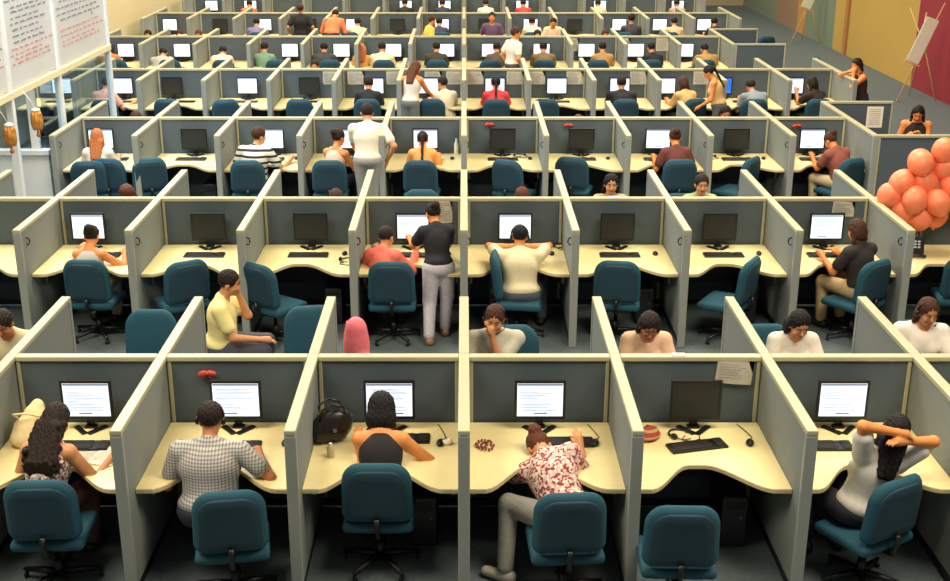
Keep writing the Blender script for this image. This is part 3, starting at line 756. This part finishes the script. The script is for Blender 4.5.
person('E',.58,1.9,178,'person in purple shirt facing the camera, far side of fifth row',('tee',(110,80,110)),(G2,),('short','dark'),'o',lean=2,head=(6,0,0),stand=True,sc=.98,hl=(-.2,.2,1.0),hr=(.3,.1,.95))
person('E',1.84,1.95,180,'person in cream shirt looking down, far side of fifth row',('tee',(236,210,170)),(G2,),('short','dark'),'o',lean=8,head=(20,0,0),stand=True,sc=.92,hl=(-.2,.3,1.0),hr=(.2,.3,1.0))
# sixth row and the aisle before it
person('F',-3.55,-1.25,0,'standing person in black top with back turned, aisle before sixth row',('tee',(34,32,30)),((40,40,44),),('short','brown'),'c',lean=0,head=(0,0,0),hl=(-.25,.05,.88),hr=(.25,.05,.88),stand=True,wide=1.15)
person('F',-2.88,-1.45,-10,'standing person in orange shirt bending forward, aisle before sixth row',('long',(240,130,84)),((50,40,44),),('short','dark'),'o',lean=38,head=(10,0,0),hl=(-.25,.45,.85),hr=(.25,.45,.85),stand=True,wide=1.25)
sitter('F',-4.6,'person in lavender shirt',(130,120,150),lean=22)
sitter('F',-2.36,'person in off-white shirt',(236,214,176),lean=20)
sitter('F',-.55,'person in navy shirt',(60,64,84),lean=18)
sitter('F',1.5,'person in white shirt with back turned',(236,220,190),lean=12)
sitter('F',3.68,'person in dark grey shirt sitting tall',(64,60,62),lean=2,sc=1.1)
sitter('F',4.65,'person in beige shirt',(214,184,140),lean=16)
sitter('F',5.58,'person in dark green shirt',(40,52,46),lean=18,yaw=12)
for kx, lb, c in ((-4.3,'person in cream shirt bowed over desk',(236,214,176)),(-3.3,'person in off-white shirt bowed over desk',(230,206,164)),(-2.28,'person in yellow shirt bowed over desk',(240,200,96))):
    person('F',kx,1.17,180,lb+', far side of sixth row',('tee',c),(G2,),('short','dark'),'o',lean=22,head=(30,0,0),wide=1.1,**typ)
sitter('G',-5.45,'person in orange top',(236,130,80),lean=26)
sitter('G',-1.5,'person in dark top',(46,40,40),lean=18)
sitter('G',-.55,'person in dark blue top',(54,58,80),lean=22)
sitter('G',.55,'person in white top',(240,226,200),lean=22)
sitter('G',1.5,'person in red top',(214,70,60),lean=22)
sitter('G',3.4,'person in cream top',(236,210,160),lean=24)
sitter('G',5.4,'person in rose top',(226,170,150),lean=24)

# booth person on the right
person('C',5.84,-.15,165,'person in black sleeveless blouse looking down in right-hand booth',('tank',(34,30,30)),(G2,),('mid','black'),'o',lean=14,head=(18,-6,0),hl=(-.05,.30,1.12),hr=(.12,.26,1.10),female=True,stand=True,sc=.96,wide=1.15)
chair(5.38*W, YS('C')+.75, 190, 'teal office chair inside the booth right of third row', 'booth chairs')
chair(6.5*W, YS('E')-.7, 80, 'dark office chair at right end of the near booth divider, fifth row', 'booth chairs')
chair(6.42*W, YS('E')+2.9, 10, 'dark blue office chair behind the booth right of fifth row', 'booth chairs')
for row in 'CE':
    n = ROWNAME[row]; y = YS(row)
    for yy, w_ in ((y-SIDE_F+T, 'near'), (y+SIDE_R, 'far')):
        spine(5.5*W+.0, yy, '%s grey partition of the booth right of the %s' % (w_, n), 'booth partitions right of the '+n)
        if row == 'C' and w_ == 'near': spine(6.5*W, yy, '%s outer grey partition of the booth right of the %s' % (w_, n), 'booth partitions right of the '+n)

# extra chairs on the far sides
for kx, row, dy, rz, lb in ((-2.52,'A',1.70,178,'teal office chair facing camera beside person in yellow T-shirt, behind front row'),
      (-1.22,'A',1.80,190,'teal office chair half hidden by partition, behind front row'),
      (.38,'A',1.30,182,'teal office chair holding the person in grey polo, behind front row'),
      (2.35,'A',1.32,182,'teal office chair holding long-haired person in white blouse, behind front row'),
      (3.52,'A',1.42,172,'teal office chair at right edge holding person in white T-shirt'),
      (-.47,'B',1.45,180,'teal office chair whose top edge shows behind partition below orange top'),
      (2.38,'B',1.25,180,'teal office chair holding person in green top, far side of second row'),
      (-4.62,'C',-1.15-.0,10,'second blue office chair beside orange-haired person, third row'),
      ):
    chair(kx*W, YS(row)+dy, rz, lb, 'office chairs on far sides', row in 'AB')

# ------------------------------------------------------------------ small things
def pinned(row, kx, z, w, h, label, rz=0, dx=0):
    bm = bmesh.new(); n = 6
    vs = [[bm.verts.new((-w/2+w*i/n, -.004-.012*math.sin(PI*i/n)*(j/2), -h*j/2)) for i in range(n+1)] for j in range(3)]
    for j in range(2):
        for i in range(n): bm.faces.new((vs[j][i], vs[j+1][i], vs[j+1][i+1], vs[j][i+1]))
    bmesh.ops.solidify(bm, geom=bm.faces[:], thickness=.0015)
    me = mesh_from_bm(bm, 'sheet', M_paper)
    t = thing('paper_notice', label, 'paper', (kx*W, YS(row)-.034, z), rz, 'paper notices pinned to partitions')
    t.rotation_euler = (0, R(rz), 0)
    link('sheet', me, t)
    b = bmesh.new(); rr = random.Random(int(kx*10)); zz = -.03
    while zz > -h+.03:
        l = rr.uniform(.4,.85)*w; bm_box(b, (-w*.42+l/2, -.021, zz), (l,.001,.005)); zz -= .022
    link('print', mesh_from_bm(b, 'print', M_ink), t)
pinned('A', 1.80, 1.27, .28, .19, 'white printed sheet pinned to back partition of empty cubicle, front row', 5)
pinned('B', -.20, 1.27, .20, .26, 'cream printed sheet behind standing person in black T-shirt')
pinned('B', 3.73, 1.26, .25, .17, 'white printed sheet above person in black blouse, second row', 3)
D_p = [(-2.15,'left of handbag person'),(-1.75,'by the left of black-shirt person'),(-1.12,'behind standing helper'),(-.5,'above lit monitor beside helper'),(-.15,'just left of central partition'),(.18,'just right of central partition'),
       (.83,'right of red-bloused person'),(1.18,'left of empty lit monitor'),(1.80,'right of empty lit monitor'),(2.83,'right of person in black suit'),(3.86,'behind standing person in tan top')]
for kx, l in D_p: pinned('D', kx, 1.25, .32, .24, 'large cream paper notice '+l+', fourth row')
for kx, l in ((2.1,'left of person in ochre shirt'),(3.1,'left of person in black jacket'),(3.86,'right of person in black jacket')): pinned('E', kx, 1.25, .30, .28, 'cream paper notice '+l+', fifth row')
# red bows at monitor tops
def bow(row, kx, z, label):
    bm = bmesh.new()
    for q in (-1,1): bm_ell(bm, (q*.035,0,.0), (.04,.018,.022), 12, 8, Matrix.Rotation(R(20*q),3,'Y'))
    bm_ell(bm, (0,-.008,0), (.014,.014,.014), 8, 6)
    for q in (-1,1): bm_tube(bm, [(0,0,0),(q*.02,-.002,-.03),(q*.035,0,-.06)], .007, 6, flat=.4)
    o = link('ribbon_bow', mesh_from_bm(bm, 'bow', M_red, True), None, (kx*W, YS(row)-.05, z)); tag(o, label, 'bow', 'red ribbon bows pinned to partitions')
bow('A',-1.70,1.17,'small red ribbon bow left of monitor of person in checked shirt')
bow('C',.33,1.20,'small red ribbon bow above switched-off monitor just right of central partition, third row')
bow('C',1.36,1.19,'small red ribbon bow above second switched-off monitor right of centre, third row')
bow('C',4.33,1.18,'small red ribbon bow above lit monitor at right end, third row')

def mesh_field(name, m, prims, vox=.008, lo=(-.3,-.3,-.05), hi=(.3,.3,.5)):
    F = Field(lo, hi, vox)
    for p in prims:
        if p[0] == 'e': F.ell(p[1], p[2], None, p[3] if len(p) > 3 else .02)
        elif p[0] == 's': F.ell(p[1], p[2], None, .01, sub=True)
        else: F.cone(p[1], p[2], p[3], p[4], .015)
    return F.mesh(name, m)
# handbag on the front row
lea = mat('black_leather', (28,24,24), .3, .3, 14, bump=.6)
t = thing('handbag', 'black leather handbag standing on desk left of person in black tank top', 'handbag', (-.86*W, YS('A')-.34, DESK), R(20))
link('bag_body', mesh_field('bag', lea, [('e',(0,0,.11),(.16,.085,.12),.03),('e',(.05,.01,.17),(.12,.07,.08),.03),('e',(-.08,0,.08),(.10,.09,.09),.03),('e',(.02,-.06,.08),(.09,.04,.06),.02)]), t)
for q in (-1,1): link('strap', tube('strap', [(-.10,q*.04,.17),(-.08,q*.05,.27),(0,q*.055,.315),(.08,q*.05,.28),(.11,q*.04,.18)], .009, lea, 6), t)
link('clasp', box('clasp', (0,-.10,.12), (.03,.01,.03), M_metal, .003), t)
# beige bag
lb = mat('beige_cloth', (226,206,156), .8, .12, 12, bump=.5)
t = thing('tote_bag', 'crumpled cream cloth bag slumped in left corner of front row desk', 'bag', (-2.80*W, YS('A')-.38, DESK), R(10))
link('bag_body', mesh_field('bag', lb, [('e',(0,0,.10),(.13,.10,.12),.03),('e',(.03,.05,.18),(.09,.08,.10),.03),('e',(.05,.08,.25),(.05,.05,.06),.02),('e',(-.05,-.05,.06),(.10,.08,.07),.03)]), t)
link('strap', tube('strap', [(-.08,0,.2),(-.1,-.06,.26),(0,-.08,.27),(.08,-.04,.22)], .008, lb, 6), t)
def simple(name, me, label, cat, loc, rz=0, group=None):
    o = link(name, me, None, loc, (0,0,rz)); return tag(o, label, cat, group)
# papers of the writing person
for i, (dx, dy, rz) in enumerate(((.12,-.60,12),(.26,-.62,-14))):
    b = bmesh.new(); n = 8
    bm_box(b, (0,0,.002), (.2,.28,.003)); 
    o = simple('paper_sheet', mesh_from_bm(b, 'sheet', M_paper), ['white sheet under right arm of floral-topped person, nearer the keyboard','white sheet under right arm of floral-topped person, nearer the partition'][i], 'paper', (-2.5*W+dx+.02*i, YS('A')+dy, DESK+.001+.004*i), R(rz), 'loose papers on the leftmost desk')
    link('handwriting', mesh_from_bm((lambda q: ([bm_box(q, (0,.10-.02*j,.0042), (.15,.003,.0006)) for j in range(10)], q)[1])(bmesh.new()), 'ink', M_ink), o)
# hat/pouch on empty desk
t = thing('cloth_pouch', 'red and brown striped pouch on left of empty front row desk', 'pouch', (1.20*W, YS('A')-.33, DESK), R(20))
pm = mat('striped_pouch_cloth', (170,60,52), .8, .1, 40, build=stripes((196,160,110), 22, .6))
link('pouch_body', mesh_field('pouch', pm, [('e',(0,0,.035),(.10,.075,.04)),('e',(.01,0,.07),(.07,.05,.035))], .007), t)
link('zip', tube('zip', [(-.07,0,.08),(0,.02,.105),(.07,0,.085)], .005, M_black, 6), t)
# headset with coiled cable on empty desk
def headset_obj(loc, rz, label, m=M_black):
    t = thing('headset', label, 'headset', loc, rz, 'headsets lying on desks')
    link('headband', tube('headband', [(.08*math.cos(a), .09*math.sin(a), .012) for a in [PI*i/12 for i in range(13)]], .007, m, 6), t)
    for q in (-1,1): link('ear_cushion', ellm('ear', (q*.08,-.01,.022), (.018,.032,.022), m), t)
    link('microphone_arm', tube('mic', [(-.08,-.02,.012),(-.05,-.08,.010),(0,-.10,.012)], .004, m, 6), t)
    link('cable', tube('cable', [(.08,-.03,.006),(.11,-.09,.005),(.06,-.14,.005),(-.03,-.13,.005),(-.05,-.06,.005),(.02,-.03,.005)], .004, m, 6), t)
headset_obj((1.42*W, YS('A')-.27, DESK), R(40), 'black headset with cable below switched-off monitor, front row')
headset_obj((-.95*W-.18, YS('B')-.66, DESK), R(-20), 'black headset on empty third desk edge left of person in coral shirt', M_black)
headset_obj((.95*W, YS('B')-.12, DESK+.0), R(10), 'black headset in rear corner right of person in cream shirt')
headset_obj((.47*W, YS('C')-.36, DESK+.03) if False else (.72*W, YS('C')-.22, DESK), R(10), 'black headset beside switched-off monitor right of central partition, third row')
headset_obj((3.18*W, YS('C')-.30, DESK), R(0), 'black headset left of switched-off monitor in eighth cubicle third row')
# beaded bracelet coil
t = thing('bead_necklace', 'red and brown bead necklace coiled on desk beside bowed person', 'necklace', (.13*W, YS('A')-.45, DESK), 0)
mb = mat('red_brown_beads', (150,62,52), .3, .3, 60)
bm = bmesh.new()
for i in range(46):
    a = i*.42; r_ = .05+.022*math.sin(a*.37); bm_ell(bm, (r_*math.cos(a)+.02*math.sin(i*.2), r_*1.25*math.sin(a), .009+.004*(i%3)), (.009,.009,.009), 8, 6)
bm2 = mesh_from_bm(bm, 'beads', mb, True); link('beads', bm2, t)
# crumpled tissue, glass, bottles
simple('crumpled_tissue', mesh_field('tissue', M_paper, [('e',(0,0,.02),(.03,.02,.02),.01),('e',(.02,.015,.028),(.02,.025,.018),.01),('e',(-.02,.01,.018),(.02,.018,.02),.01)], .006, (-.1,-.1,-.02), (.1,.1,.1)), 'crumpled tissue on desk right of person in black tank top', 'tissue', (-.11*W, YS('A')-.43, DESK+.001))
def bottle(loc, label, m, h=.2, r=.03):
    t = thing('water_bottle', label, 'bottle', loc, 0)
    link('bottle_body', lathe('body', [(r*.9,0),(r,.01),(r,h*.65),(r*.5,h*.82),(r*.42,h*.9)], m), t)
    link('cap', lathe('cap', [(r*.46,h*.9),(r*.46,h)], M_white, 12), t)
bottle((-.80*W-.05, YS('A')-.62, DESK), 'short pale bottle at foot of the black leather handbag', mat('pale_plastic', (190,180,140), .3), .11, .028)
bottle((-.10*W, YS('C')-.10, DESK), 'tall cream bottle on desk right of ponytailed person in orange', mat('cream_plastic', (226,220,196), .4), .24, .035)
# pink bag behind the front row
t = thing('backpack', 'pink backpack propped behind front row partition beside central aisle', 'backpack', (-.84*W, YS('A')+1.55, .46), R(15))
pk = mat('pink_nylon', (240,120,130), .6, .08, 20, bump=.2)
link('bag_body', mesh_field('pack', pk, [('e',(0,0,.28),(.12,.10,.28),.03),('e',(.02,-.06,.14),(.10,.08,.14),.03),('e',(0,0,.46),(.09,.08,.10),.03)], .009, (-.3,-.3,-.05), (.3,.3,.65)), t)
for q in (-1,1): link('shoulder_strap', tube('strap', [(q*.06,.08,.5),(q*.08,.14,.35),(q*.09,.13,.15),(q*.08,.07,.05)], .012, pk, 6), t)
simple('stool', mesh_from_bm((lambda b: (bm_box(b, (0,0,.44), (.34,.34,.04), .01), [bm_box(b, (x*.14,y*.14,.21), (.03,.03,.42)) for x in (-1,1) for y in (-1,1)], b)[2])(bmesh.new()), 'stool', M_trim), 'dark stool under the pink backpack', 'stool', (-.84*W, YS('A')+1.55, 0))
# handbag of the fourth row, paper cups, boxes on caps
simple('paper_cup', lathe('cup', [(.03,0),(.04,.09),(.037,.09),(.028,.006)], M_white, 16), 'white paper cup on desk beside person in blue-grey shirt', 'cup', (4.15*W, YS('D')-.5, DESK))
simple('small_box', box('box', (0,0,.03), (.09,.07,.06), M_paper, .004), 'small white box on chair-side partition beside maroon and white person', 'box', (4.36*W, YS('B')+.03, H))
simple('folded_note', box('note', (0,0,.004), (.12,.05,.008), M_paper, .001), 'folded white note on partition cap above face of dark-haired person', 'paper', (1.47*W, YS('B'), H))
simple('folded_note', box('note', (0,0,.004), (.10,.05,.008), M_paper, .001), 'folded white note on partition cap of front row right of centre', 'paper', (1.42*W, YS('A'), H))
simple('folded_note', box('note', (0,0,.01), (.12,.06,.02), M_paper, .001), 'folded white note on partition cap at left of fifth row', 'paper', (-5.5*W, YS('E'), H))
# desk telephone/card terminal in the last cubicle of the second row
t = thing('desk_telephone', 'black desk telephone with pale keys below orange balloons', 'telephone', (4.34*W, YS('B')-.42, DESK), R(-8))
link('phone_body', box('body', (0,.02,.10), (.20,.10,.20), M_black, .012, rot=Matrix.Rotation(R(-18),3,'X')), t)
link('handset', tube('handset', [(-.12,-.10,.02),(-.06,-.13,.03),(.05,-.14,.03),(.1,-.12,.02)], .018, M_black, 8), t)
bb = bmesh.new()
for i in range(3):
    for j in range(3): bm_box(bb, (-.04+.04*i, -.045+.012*j, .10+.03*j), (.026,.012,.018), .002)
link('key_pad', mesh_from_bm(bb, 'key_pad', M_white), t)
# papers in booth
pinned_y = YS('C')+SIDE_R
t = thing('paper_notice', 'cream printed notice on far partition of booth right of third row', 'paper', (5.62*W+.12, pinned_y-.028, 1.22), 0, 'paper notices pinned to partitions')
link('sheet', box('sheet', (0,0,-.17), (.26,.003,.34), M_paper), t)
b = bmesh.new()
for j in range(9): bm_box(b, (0,-.003,-.05-.03*j), (.18,.001,.008))
link('print', mesh_from_bm(b, 'print', M_ink), t)
t = thing('desk', 'dark side desk inside the booth right of third row', 'desk', (5.22*W, YS('C'), 0))
link('worktop', box('worktop', (0,0,DESK-.015), (.40,2.3,.03), mat('brown_laminate', (84,58,44), .5), .004), t)
for q in (-1,1): link('leg', box('leg', (0,q*1.05,.37), (.36,.03,.73), M_trim), t)
t = thing('keyboard', 'dark keyboard on side desk inside the booth right of third row', 'keyboard', (5.24*W, YS('C')-.2, DESK+.001), R(90)); link('keyboard_case', KB, t)

# ------------------------------------------------------------------ balloons
mbal = mat('orange_balloon_rubber', (255,138,96), .4, .05, 5)
mbal.node_tree.nodes['Principled BSDF'].inputs['Subsurface Weight'].default_value = .25
mbal.node_tree.nodes['Principled BSDF'].inputs['Subsurface Radius'].default_value = (.05,.02,.01)
bm = bmesh.new(); vs = bm_ell(bm, (0,0,0), (.14,.14,.168), 24, 16)
for v in bm.verts:
    if v.co.z < 0: s_ = 1-(-v.co.z/.168)**2*.22; v.co.x *= s_; v.co.y *= s_
bal_me = mesh_from_bm(bm, 'balloon', mbal, True)
knot = lathe('knot', [(.013,-.188),(.006,-.172),(.008,-.16)], mbal, 8)
BL = [ # px, py in the photo frame turned into real positions about the bunch centre
 (4.17,.00,1.30,-30,'lowest, touching the partition end'),(4.33,-.05,1.24,30,'low, second from the partition end'),(4.50,.02,1.26,70,'bottom middle'),(4.05,.05,1.46,-40,'leftmost, half hidden by partition'),
 (4.24,-.12,1.46,10,'front left of middle'),(4.45,-.15,1.44,60,'front centre, large'),(4.68,-.02,1.42,120,'right of front centre'),(4.14,.02,1.62,-60,'upper left of the bunch'),(4.36,.00,1.63,60,'centre, above the front one'),
 (4.60,-.08,1.62,-80,'centre right'),(4.28,-.03,1.86,-80,'top left, sideways'),(4.53,.0,1.80,80,'upper centre right'),(4.50,-.02,1.98,-40,'topmost'),(4.75,.02,1.86,90,'top right at photo edge'),(4.80,-.02,1.62,60,'right edge middle'),(4.86,-.05,1.40,40,'right edge low')]
bx, by = 4.45*W, YS('B')-.25
for i, (kx, dy, z, tilt, lb_) in enumerate(BL):
    Rm = Euler((R(20*math.sin(i*1.7)), R(tilt*.6), R(30*i)))
    t = thing('balloon', 'orange balloon, '+lb_+' of the bunch' if 'bunch' not in lb_ else 'orange balloon, '+lb_, 'balloon', ((kx+.07)*W, YS('B')+dy-.24, z-.10), 0, 'orange balloons in a bunch at right')
    t.rotation_euler = Rm
    link('rubber_skin', bal_me, t); link('knot', knot, t)
t = thing('balloon_strings', 'white ribbons tied below the orange balloon bunch', 'string', (bx, by, DESK), 0)
for i, (kx, dy, z, tilt, lb_) in enumerate(BL[:6]):
    link('ribbon', tube('ribbon', [(0,0,.03),((kx*W-bx)*.4,.02,.25),((kx*W-bx)*.8, dy*.8, z-DESK-.28)], .0025, M_white, 5), t)
link('weight', lathe('weight', [(.045,0),(.05,.02),(.03,.04)], M_red, 12), t)
simple('paper_cone', lathe('cone', [(.09,0),(.085,.005),(.005,.12)], M_paper, 16), 'folded white paper cone on desk end below balloons', 'paper', (4.06*W+.12, YS('B')-.85, DESK))

# ------------------------------------------------------------------ glass wall at left
XG = -5.15*W
def pbox(nm, x0, x1, y0, y1, z0, z1, m, bev=.004): return box(nm, ((x0+x1)/2,(y0+y1)/2,(z0+z1)/2), (x1-x0,y1-y0,z1-z0), m, bev)
posts = [13.55*W, 15.25*W, 17.5*W]
gl = mat('window_glass', (215,232,238), .03, .01, 2)
nt = gl.node_tree; bs = nt.nodes['Principled BSDF']; out = nt.nodes['Material Output']
tr = nt.nodes.new('ShaderNodeBsdfTransparent'); tr.inputs[0].default_value = (.80,.90,.96,1); gs = nt.nodes.new('ShaderNodeBsdfGlossy'); gs.inputs['Roughness'].default_value = .03
ms = nt.nodes.new('ShaderNodeMixShader'); ms.inputs[0].default_value = .16
nt.links.new(tr.outputs[0], ms.inputs[1]); nt.links.new(gs.outputs[0], ms.inputs[2]); nt.links.new(ms.outputs[0], out.inputs['Surface'])
yl0 = 14.55*W
w1 = struct('window_1', pbox('glass', XG-.006, XG+.006, yl0, posts[2], .1, 1.97, gl, 0)); 
fr_m = M_white
for i, y in enumerate([11.6*W]+posts): struct('window_frame', pbox('post', XG-.045, XG+.045, y-.05, y+.05, 0, 4.2, fr_m), parent=w1)
cream = mat('cream_rail_paint', (232,218,170), .5, .03, 8)
struct('window_rail', pbox('rail', XG-.05, XG+.055, 11.0*W, posts[2]+.05, 1.97, 2.06, cream), parent=w1)
board = mat('whiteboard_surface', (206,204,198), .35, .05, 1.5)
brd = []
for i, (ya, yb, lbx) in enumerate(((11.65*W, posts[0]-.05,'leftmost, cut by photo edge'), (posts[0]+.05, posts[1]-.05,'in the middle of the glass wall'), (posts[1]+.05, posts[2]-.05,'nearest the beige wall'))):
    t = thing('whiteboard', 'whiteboard covered with handwriting above cream rail, '+lbx, 'whiteboard', (XG, (ya+yb)/2, 2.06), 0, 'whiteboards above the glass wall')
    L = yb-ya
    link('board_surface', box('b', (0,0,1.1), (.03,L,2.16), board, .004), t)
    for nm, col, seed, zr in (('black_handwriting', (130,128,132), 1, (.56,1.35)), ('red_handwriting', (196,140,130), 2, (.26,.50))):
        rr = random.Random(seed+i*5); b = bmesh.new(); z = zr[1]
        while z > zr[0]:
            y0 = -L/2+.12+rr.uniform(0,.2); y1 = L/2-.12-rr.uniform(0,.5); y = y0
            while y < y1:      # one word after the other, as connected pen strokes
                n = rr.randint(4,9); pts = []
                for q in range(n*2): pts.append((.018, y+q*.014, z+(.016 if q % 2 else -.009)*rr.uniform(.5,1.3)))
                bm_tube(b, pts, .0035, 4); y += n*.028+.05
            z -= rr.choice((.06,.07,.08,.09))
        link(nm, mesh_from_bm(b, nm, mat('ink_'+nm, col, .6)), t)
    for z in (.4, 1.5): link('magnet', ellm('magnet', (.02, L*.3-(.4*z), z+.2), (.01,.03,.03), M_ink, 12, 8), t)
# hanging ornaments
om = mat('gold_foil_ornament', (206,140,62), .35, .35, 18, metal=.3)
for (y, z, lb_) in ((13.85*W,1.62,'right of the first white post'),(12.98*W,1.62,'left of the first white post')):
    t = thing('hanging_ornament', 'gold and orange foil ornament hanging below rail, '+lb_, 'ornament', (XG+.2, y, z), 0, 'foil ornaments on the glass wall')
    bm = bmesh.new()
    for q in range(9):
        a = 2*PI*q/9; bm_ell(bm, (.05*math.cos(a), .05*math.sin(a), 0), (.032,.032,.13), 10, 8)
    link('foil_lobes', mesh_from_bm(bm, 'lobes', om, True), t)
    link('bow', ellm('bow', (0,0,.14), (.06,.06,.03), mat('pale_ribbon', (230,214,190), .5)), t)
    link('tassel', lathe('tassel', [(.01,-.13),(.03,-.2),(.02,-.22)], om, 10), t)
    link('cord', tube('cord', [(0,0,.14),(-.06,0,.27),(-.15,0,.40)], .004, M_white, 6), t)
# low wall across
yl = 14.55*W
w2 = struct('wall_low', pbox('w', -8.2*W, -5.12*W, yl-.05, yl+.05, 0, .98, M_white))
struct('window_sill', pbox('s', -8.2*W, -5.1*W, yl-.09, yl+.07, .98, 1.05, M_white), parent=w2)
w3 = struct('window_2', pbox('g', -8.2*W, -5.2*W, yl-.005, yl+.005, 1.05, 2.0, gl, 0))
struct('window_frame', pbox('p', -5.32*W, -5.22*W, yl-.04, yl+.04, 1.05, 2.0, M_white), parent=w3)

# ------------------------------------------------------------------ room shell
carpet = mat('grey_teal_carpet', (92,104,106), .85, .14, 26, bump=.2)
struct('floor', box('floor', (0,24,-.05), (40,56,.1), carpet))
beige = mat('beige_wall_paint', (214,198,156), .7, .02, 1)
struct('wall_left', box('wl', (-7.35*W-.1, 32.5, 2.6), (.2, 27, 5.2), beige))
XR = 9.1*W
bands = [(10,28.15,'red_wall_paint',(138,34,46)),(28.15,34.1,'yellow_wall_paint',(178,146,72)),(34.1,34.5,'yellow_wall_paint',(178,146,72)),(34.5,37.4,'sage_wall_paint',(112,124,106)),(37.4,38.4,'ochre_wall_paint',(176,132,74)),(38.4,41,'brown_wall_paint',(140,112,90)),(41,46,'sage_wall_paint',(112,124,106))]
bm = bmesh.new(); mats_ = []
for y0, y1, n_, c_ in bands:
    m_ = mat(n_, c_, .65, .05, .5)
    if m_ not in mats_: mats_.append(m_)
    bm_box(bm, (XR+.1, (y0+y1)/2, 2.6), (.2, y1-y0, 5.2), mi=mats_.index(m_))
struct('wall_right', mesh_from_bm(bm, 'wr', mats_))
struct('wall_back', box('wb', (1, 46.1, 2.6), (22, .2, 5.2), mat('back_wall_paint', (170,150,120), .7)))
struct('trim_1', box('tr', (XR-.03, 33.3, 2.6), (.06, .25, 5.2), mat('brown_pilaster_paint', (164,112,66), .6)))

# easels by the coloured wall
def easel(X, Y, rz, label, h=2.0):
    t = thing('easel', label, 'easel', (X, Y, 0), R(rz), 'easels by the coloured wall')
    t2 = Matrix.Rotation(R(24), 3, 'Y')
    wd_ = mat('pale_wood', (214,170,110), .5)
    link('board', box('board', (0,-.05,1.45), (.30,.03,1.0), mat('ivory_board', (226,220,196), .5), .02, rot=None), t, (0,0,0))
    for nm, pts in (('leg', [(-.45,-.15,0),(.0,0,1.1),(.42,.05,2.1)]), ('leg', [(.42,-.1,0),(.1,0,1.1),(-.32,.05,2.0)]), ('leg', [(.05,.5,0),(.05,.06,1.9)])):
        link(nm, tube(nm, pts, .016, wd_, 8), t)
    link('tray', box('tray', (0,-.05,.93), (.36,.07,.03), wd_, .005), t)
    return t
e1 = easel(8.62*W, 26.3, 0, 'tall easel with tilted ivory board before the red wall')
for c in e1.children:
    if c.name.startswith('board') or c.name.startswith('tray'): c.rotation_euler = (0, R(20), 0); c.location = (-.50+.0, 0, -.05)
e2 = easel(7.9*W+.9, 35.6, 0, 'far easel with slanted ivory board before the sage wall')
for c in e2.children:
    if c.name.startswith('board') or c.name.startswith('tray'): c.rotation_euler = (0, R(20), 0); c.location = (-.50+.1, 0, .12)

# ------------------------------------------------------------------ light, camera, view
def area(loc, rot, size, power, col):
    l = bpy.data.lights.new('ceiling_or_daylight_lamp', 'AREA'); l.shape = 'RECTANGLE'; l.size, l.size_y = size; l.energy = power; l.color = col
    o = bpy.data.objects.new('ceiling_or_daylight_lamp', l); COL.objects.link(o); o.location = loc; o.rotation_euler = rot
    return o
for y in (6, 14, 22, 30, 38):
    for x in (-5, 4):
        area((x, y, 7.4), (0,0,0), (5, 3), 680, (1.0, .89, .69))
area((-5.3, 17, 6.2), (0, R(-12), 0), (2, 6), 420, (.35, .62, 1.0))  # no ceiling fitting: blue light added indoors to stand in for window daylight
w = bpy.data.worlds.new('World'); bpy.context.scene.world = w; w.use_nodes = True
w.node_tree.nodes['Background'].inputs[0].default_value = (.95, .92, .80, 1); w.node_tree.nodes['Background'].inputs[1].default_value = .16
cam = bpy.data.cameras.new('camera'); co = bpy.data.objects.new('camera', cam); COL.objects.link(co)
co.location = (0, 0, 1.3+3.03*W); co.rotation_euler = (R(90-19.3), 0, 0)
cam.sensor_width = 36; cam.lens = 36*1200/950; cam.shift_x = 11/950
sc_ = bpy.context.scene; sc_.camera = co
sc_.view_settings.view_transform = 'Standard'; sc_.view_settings.look = 'None'; sc_.view_settings.gamma = 1; sc_.view_settings.exposure = 0
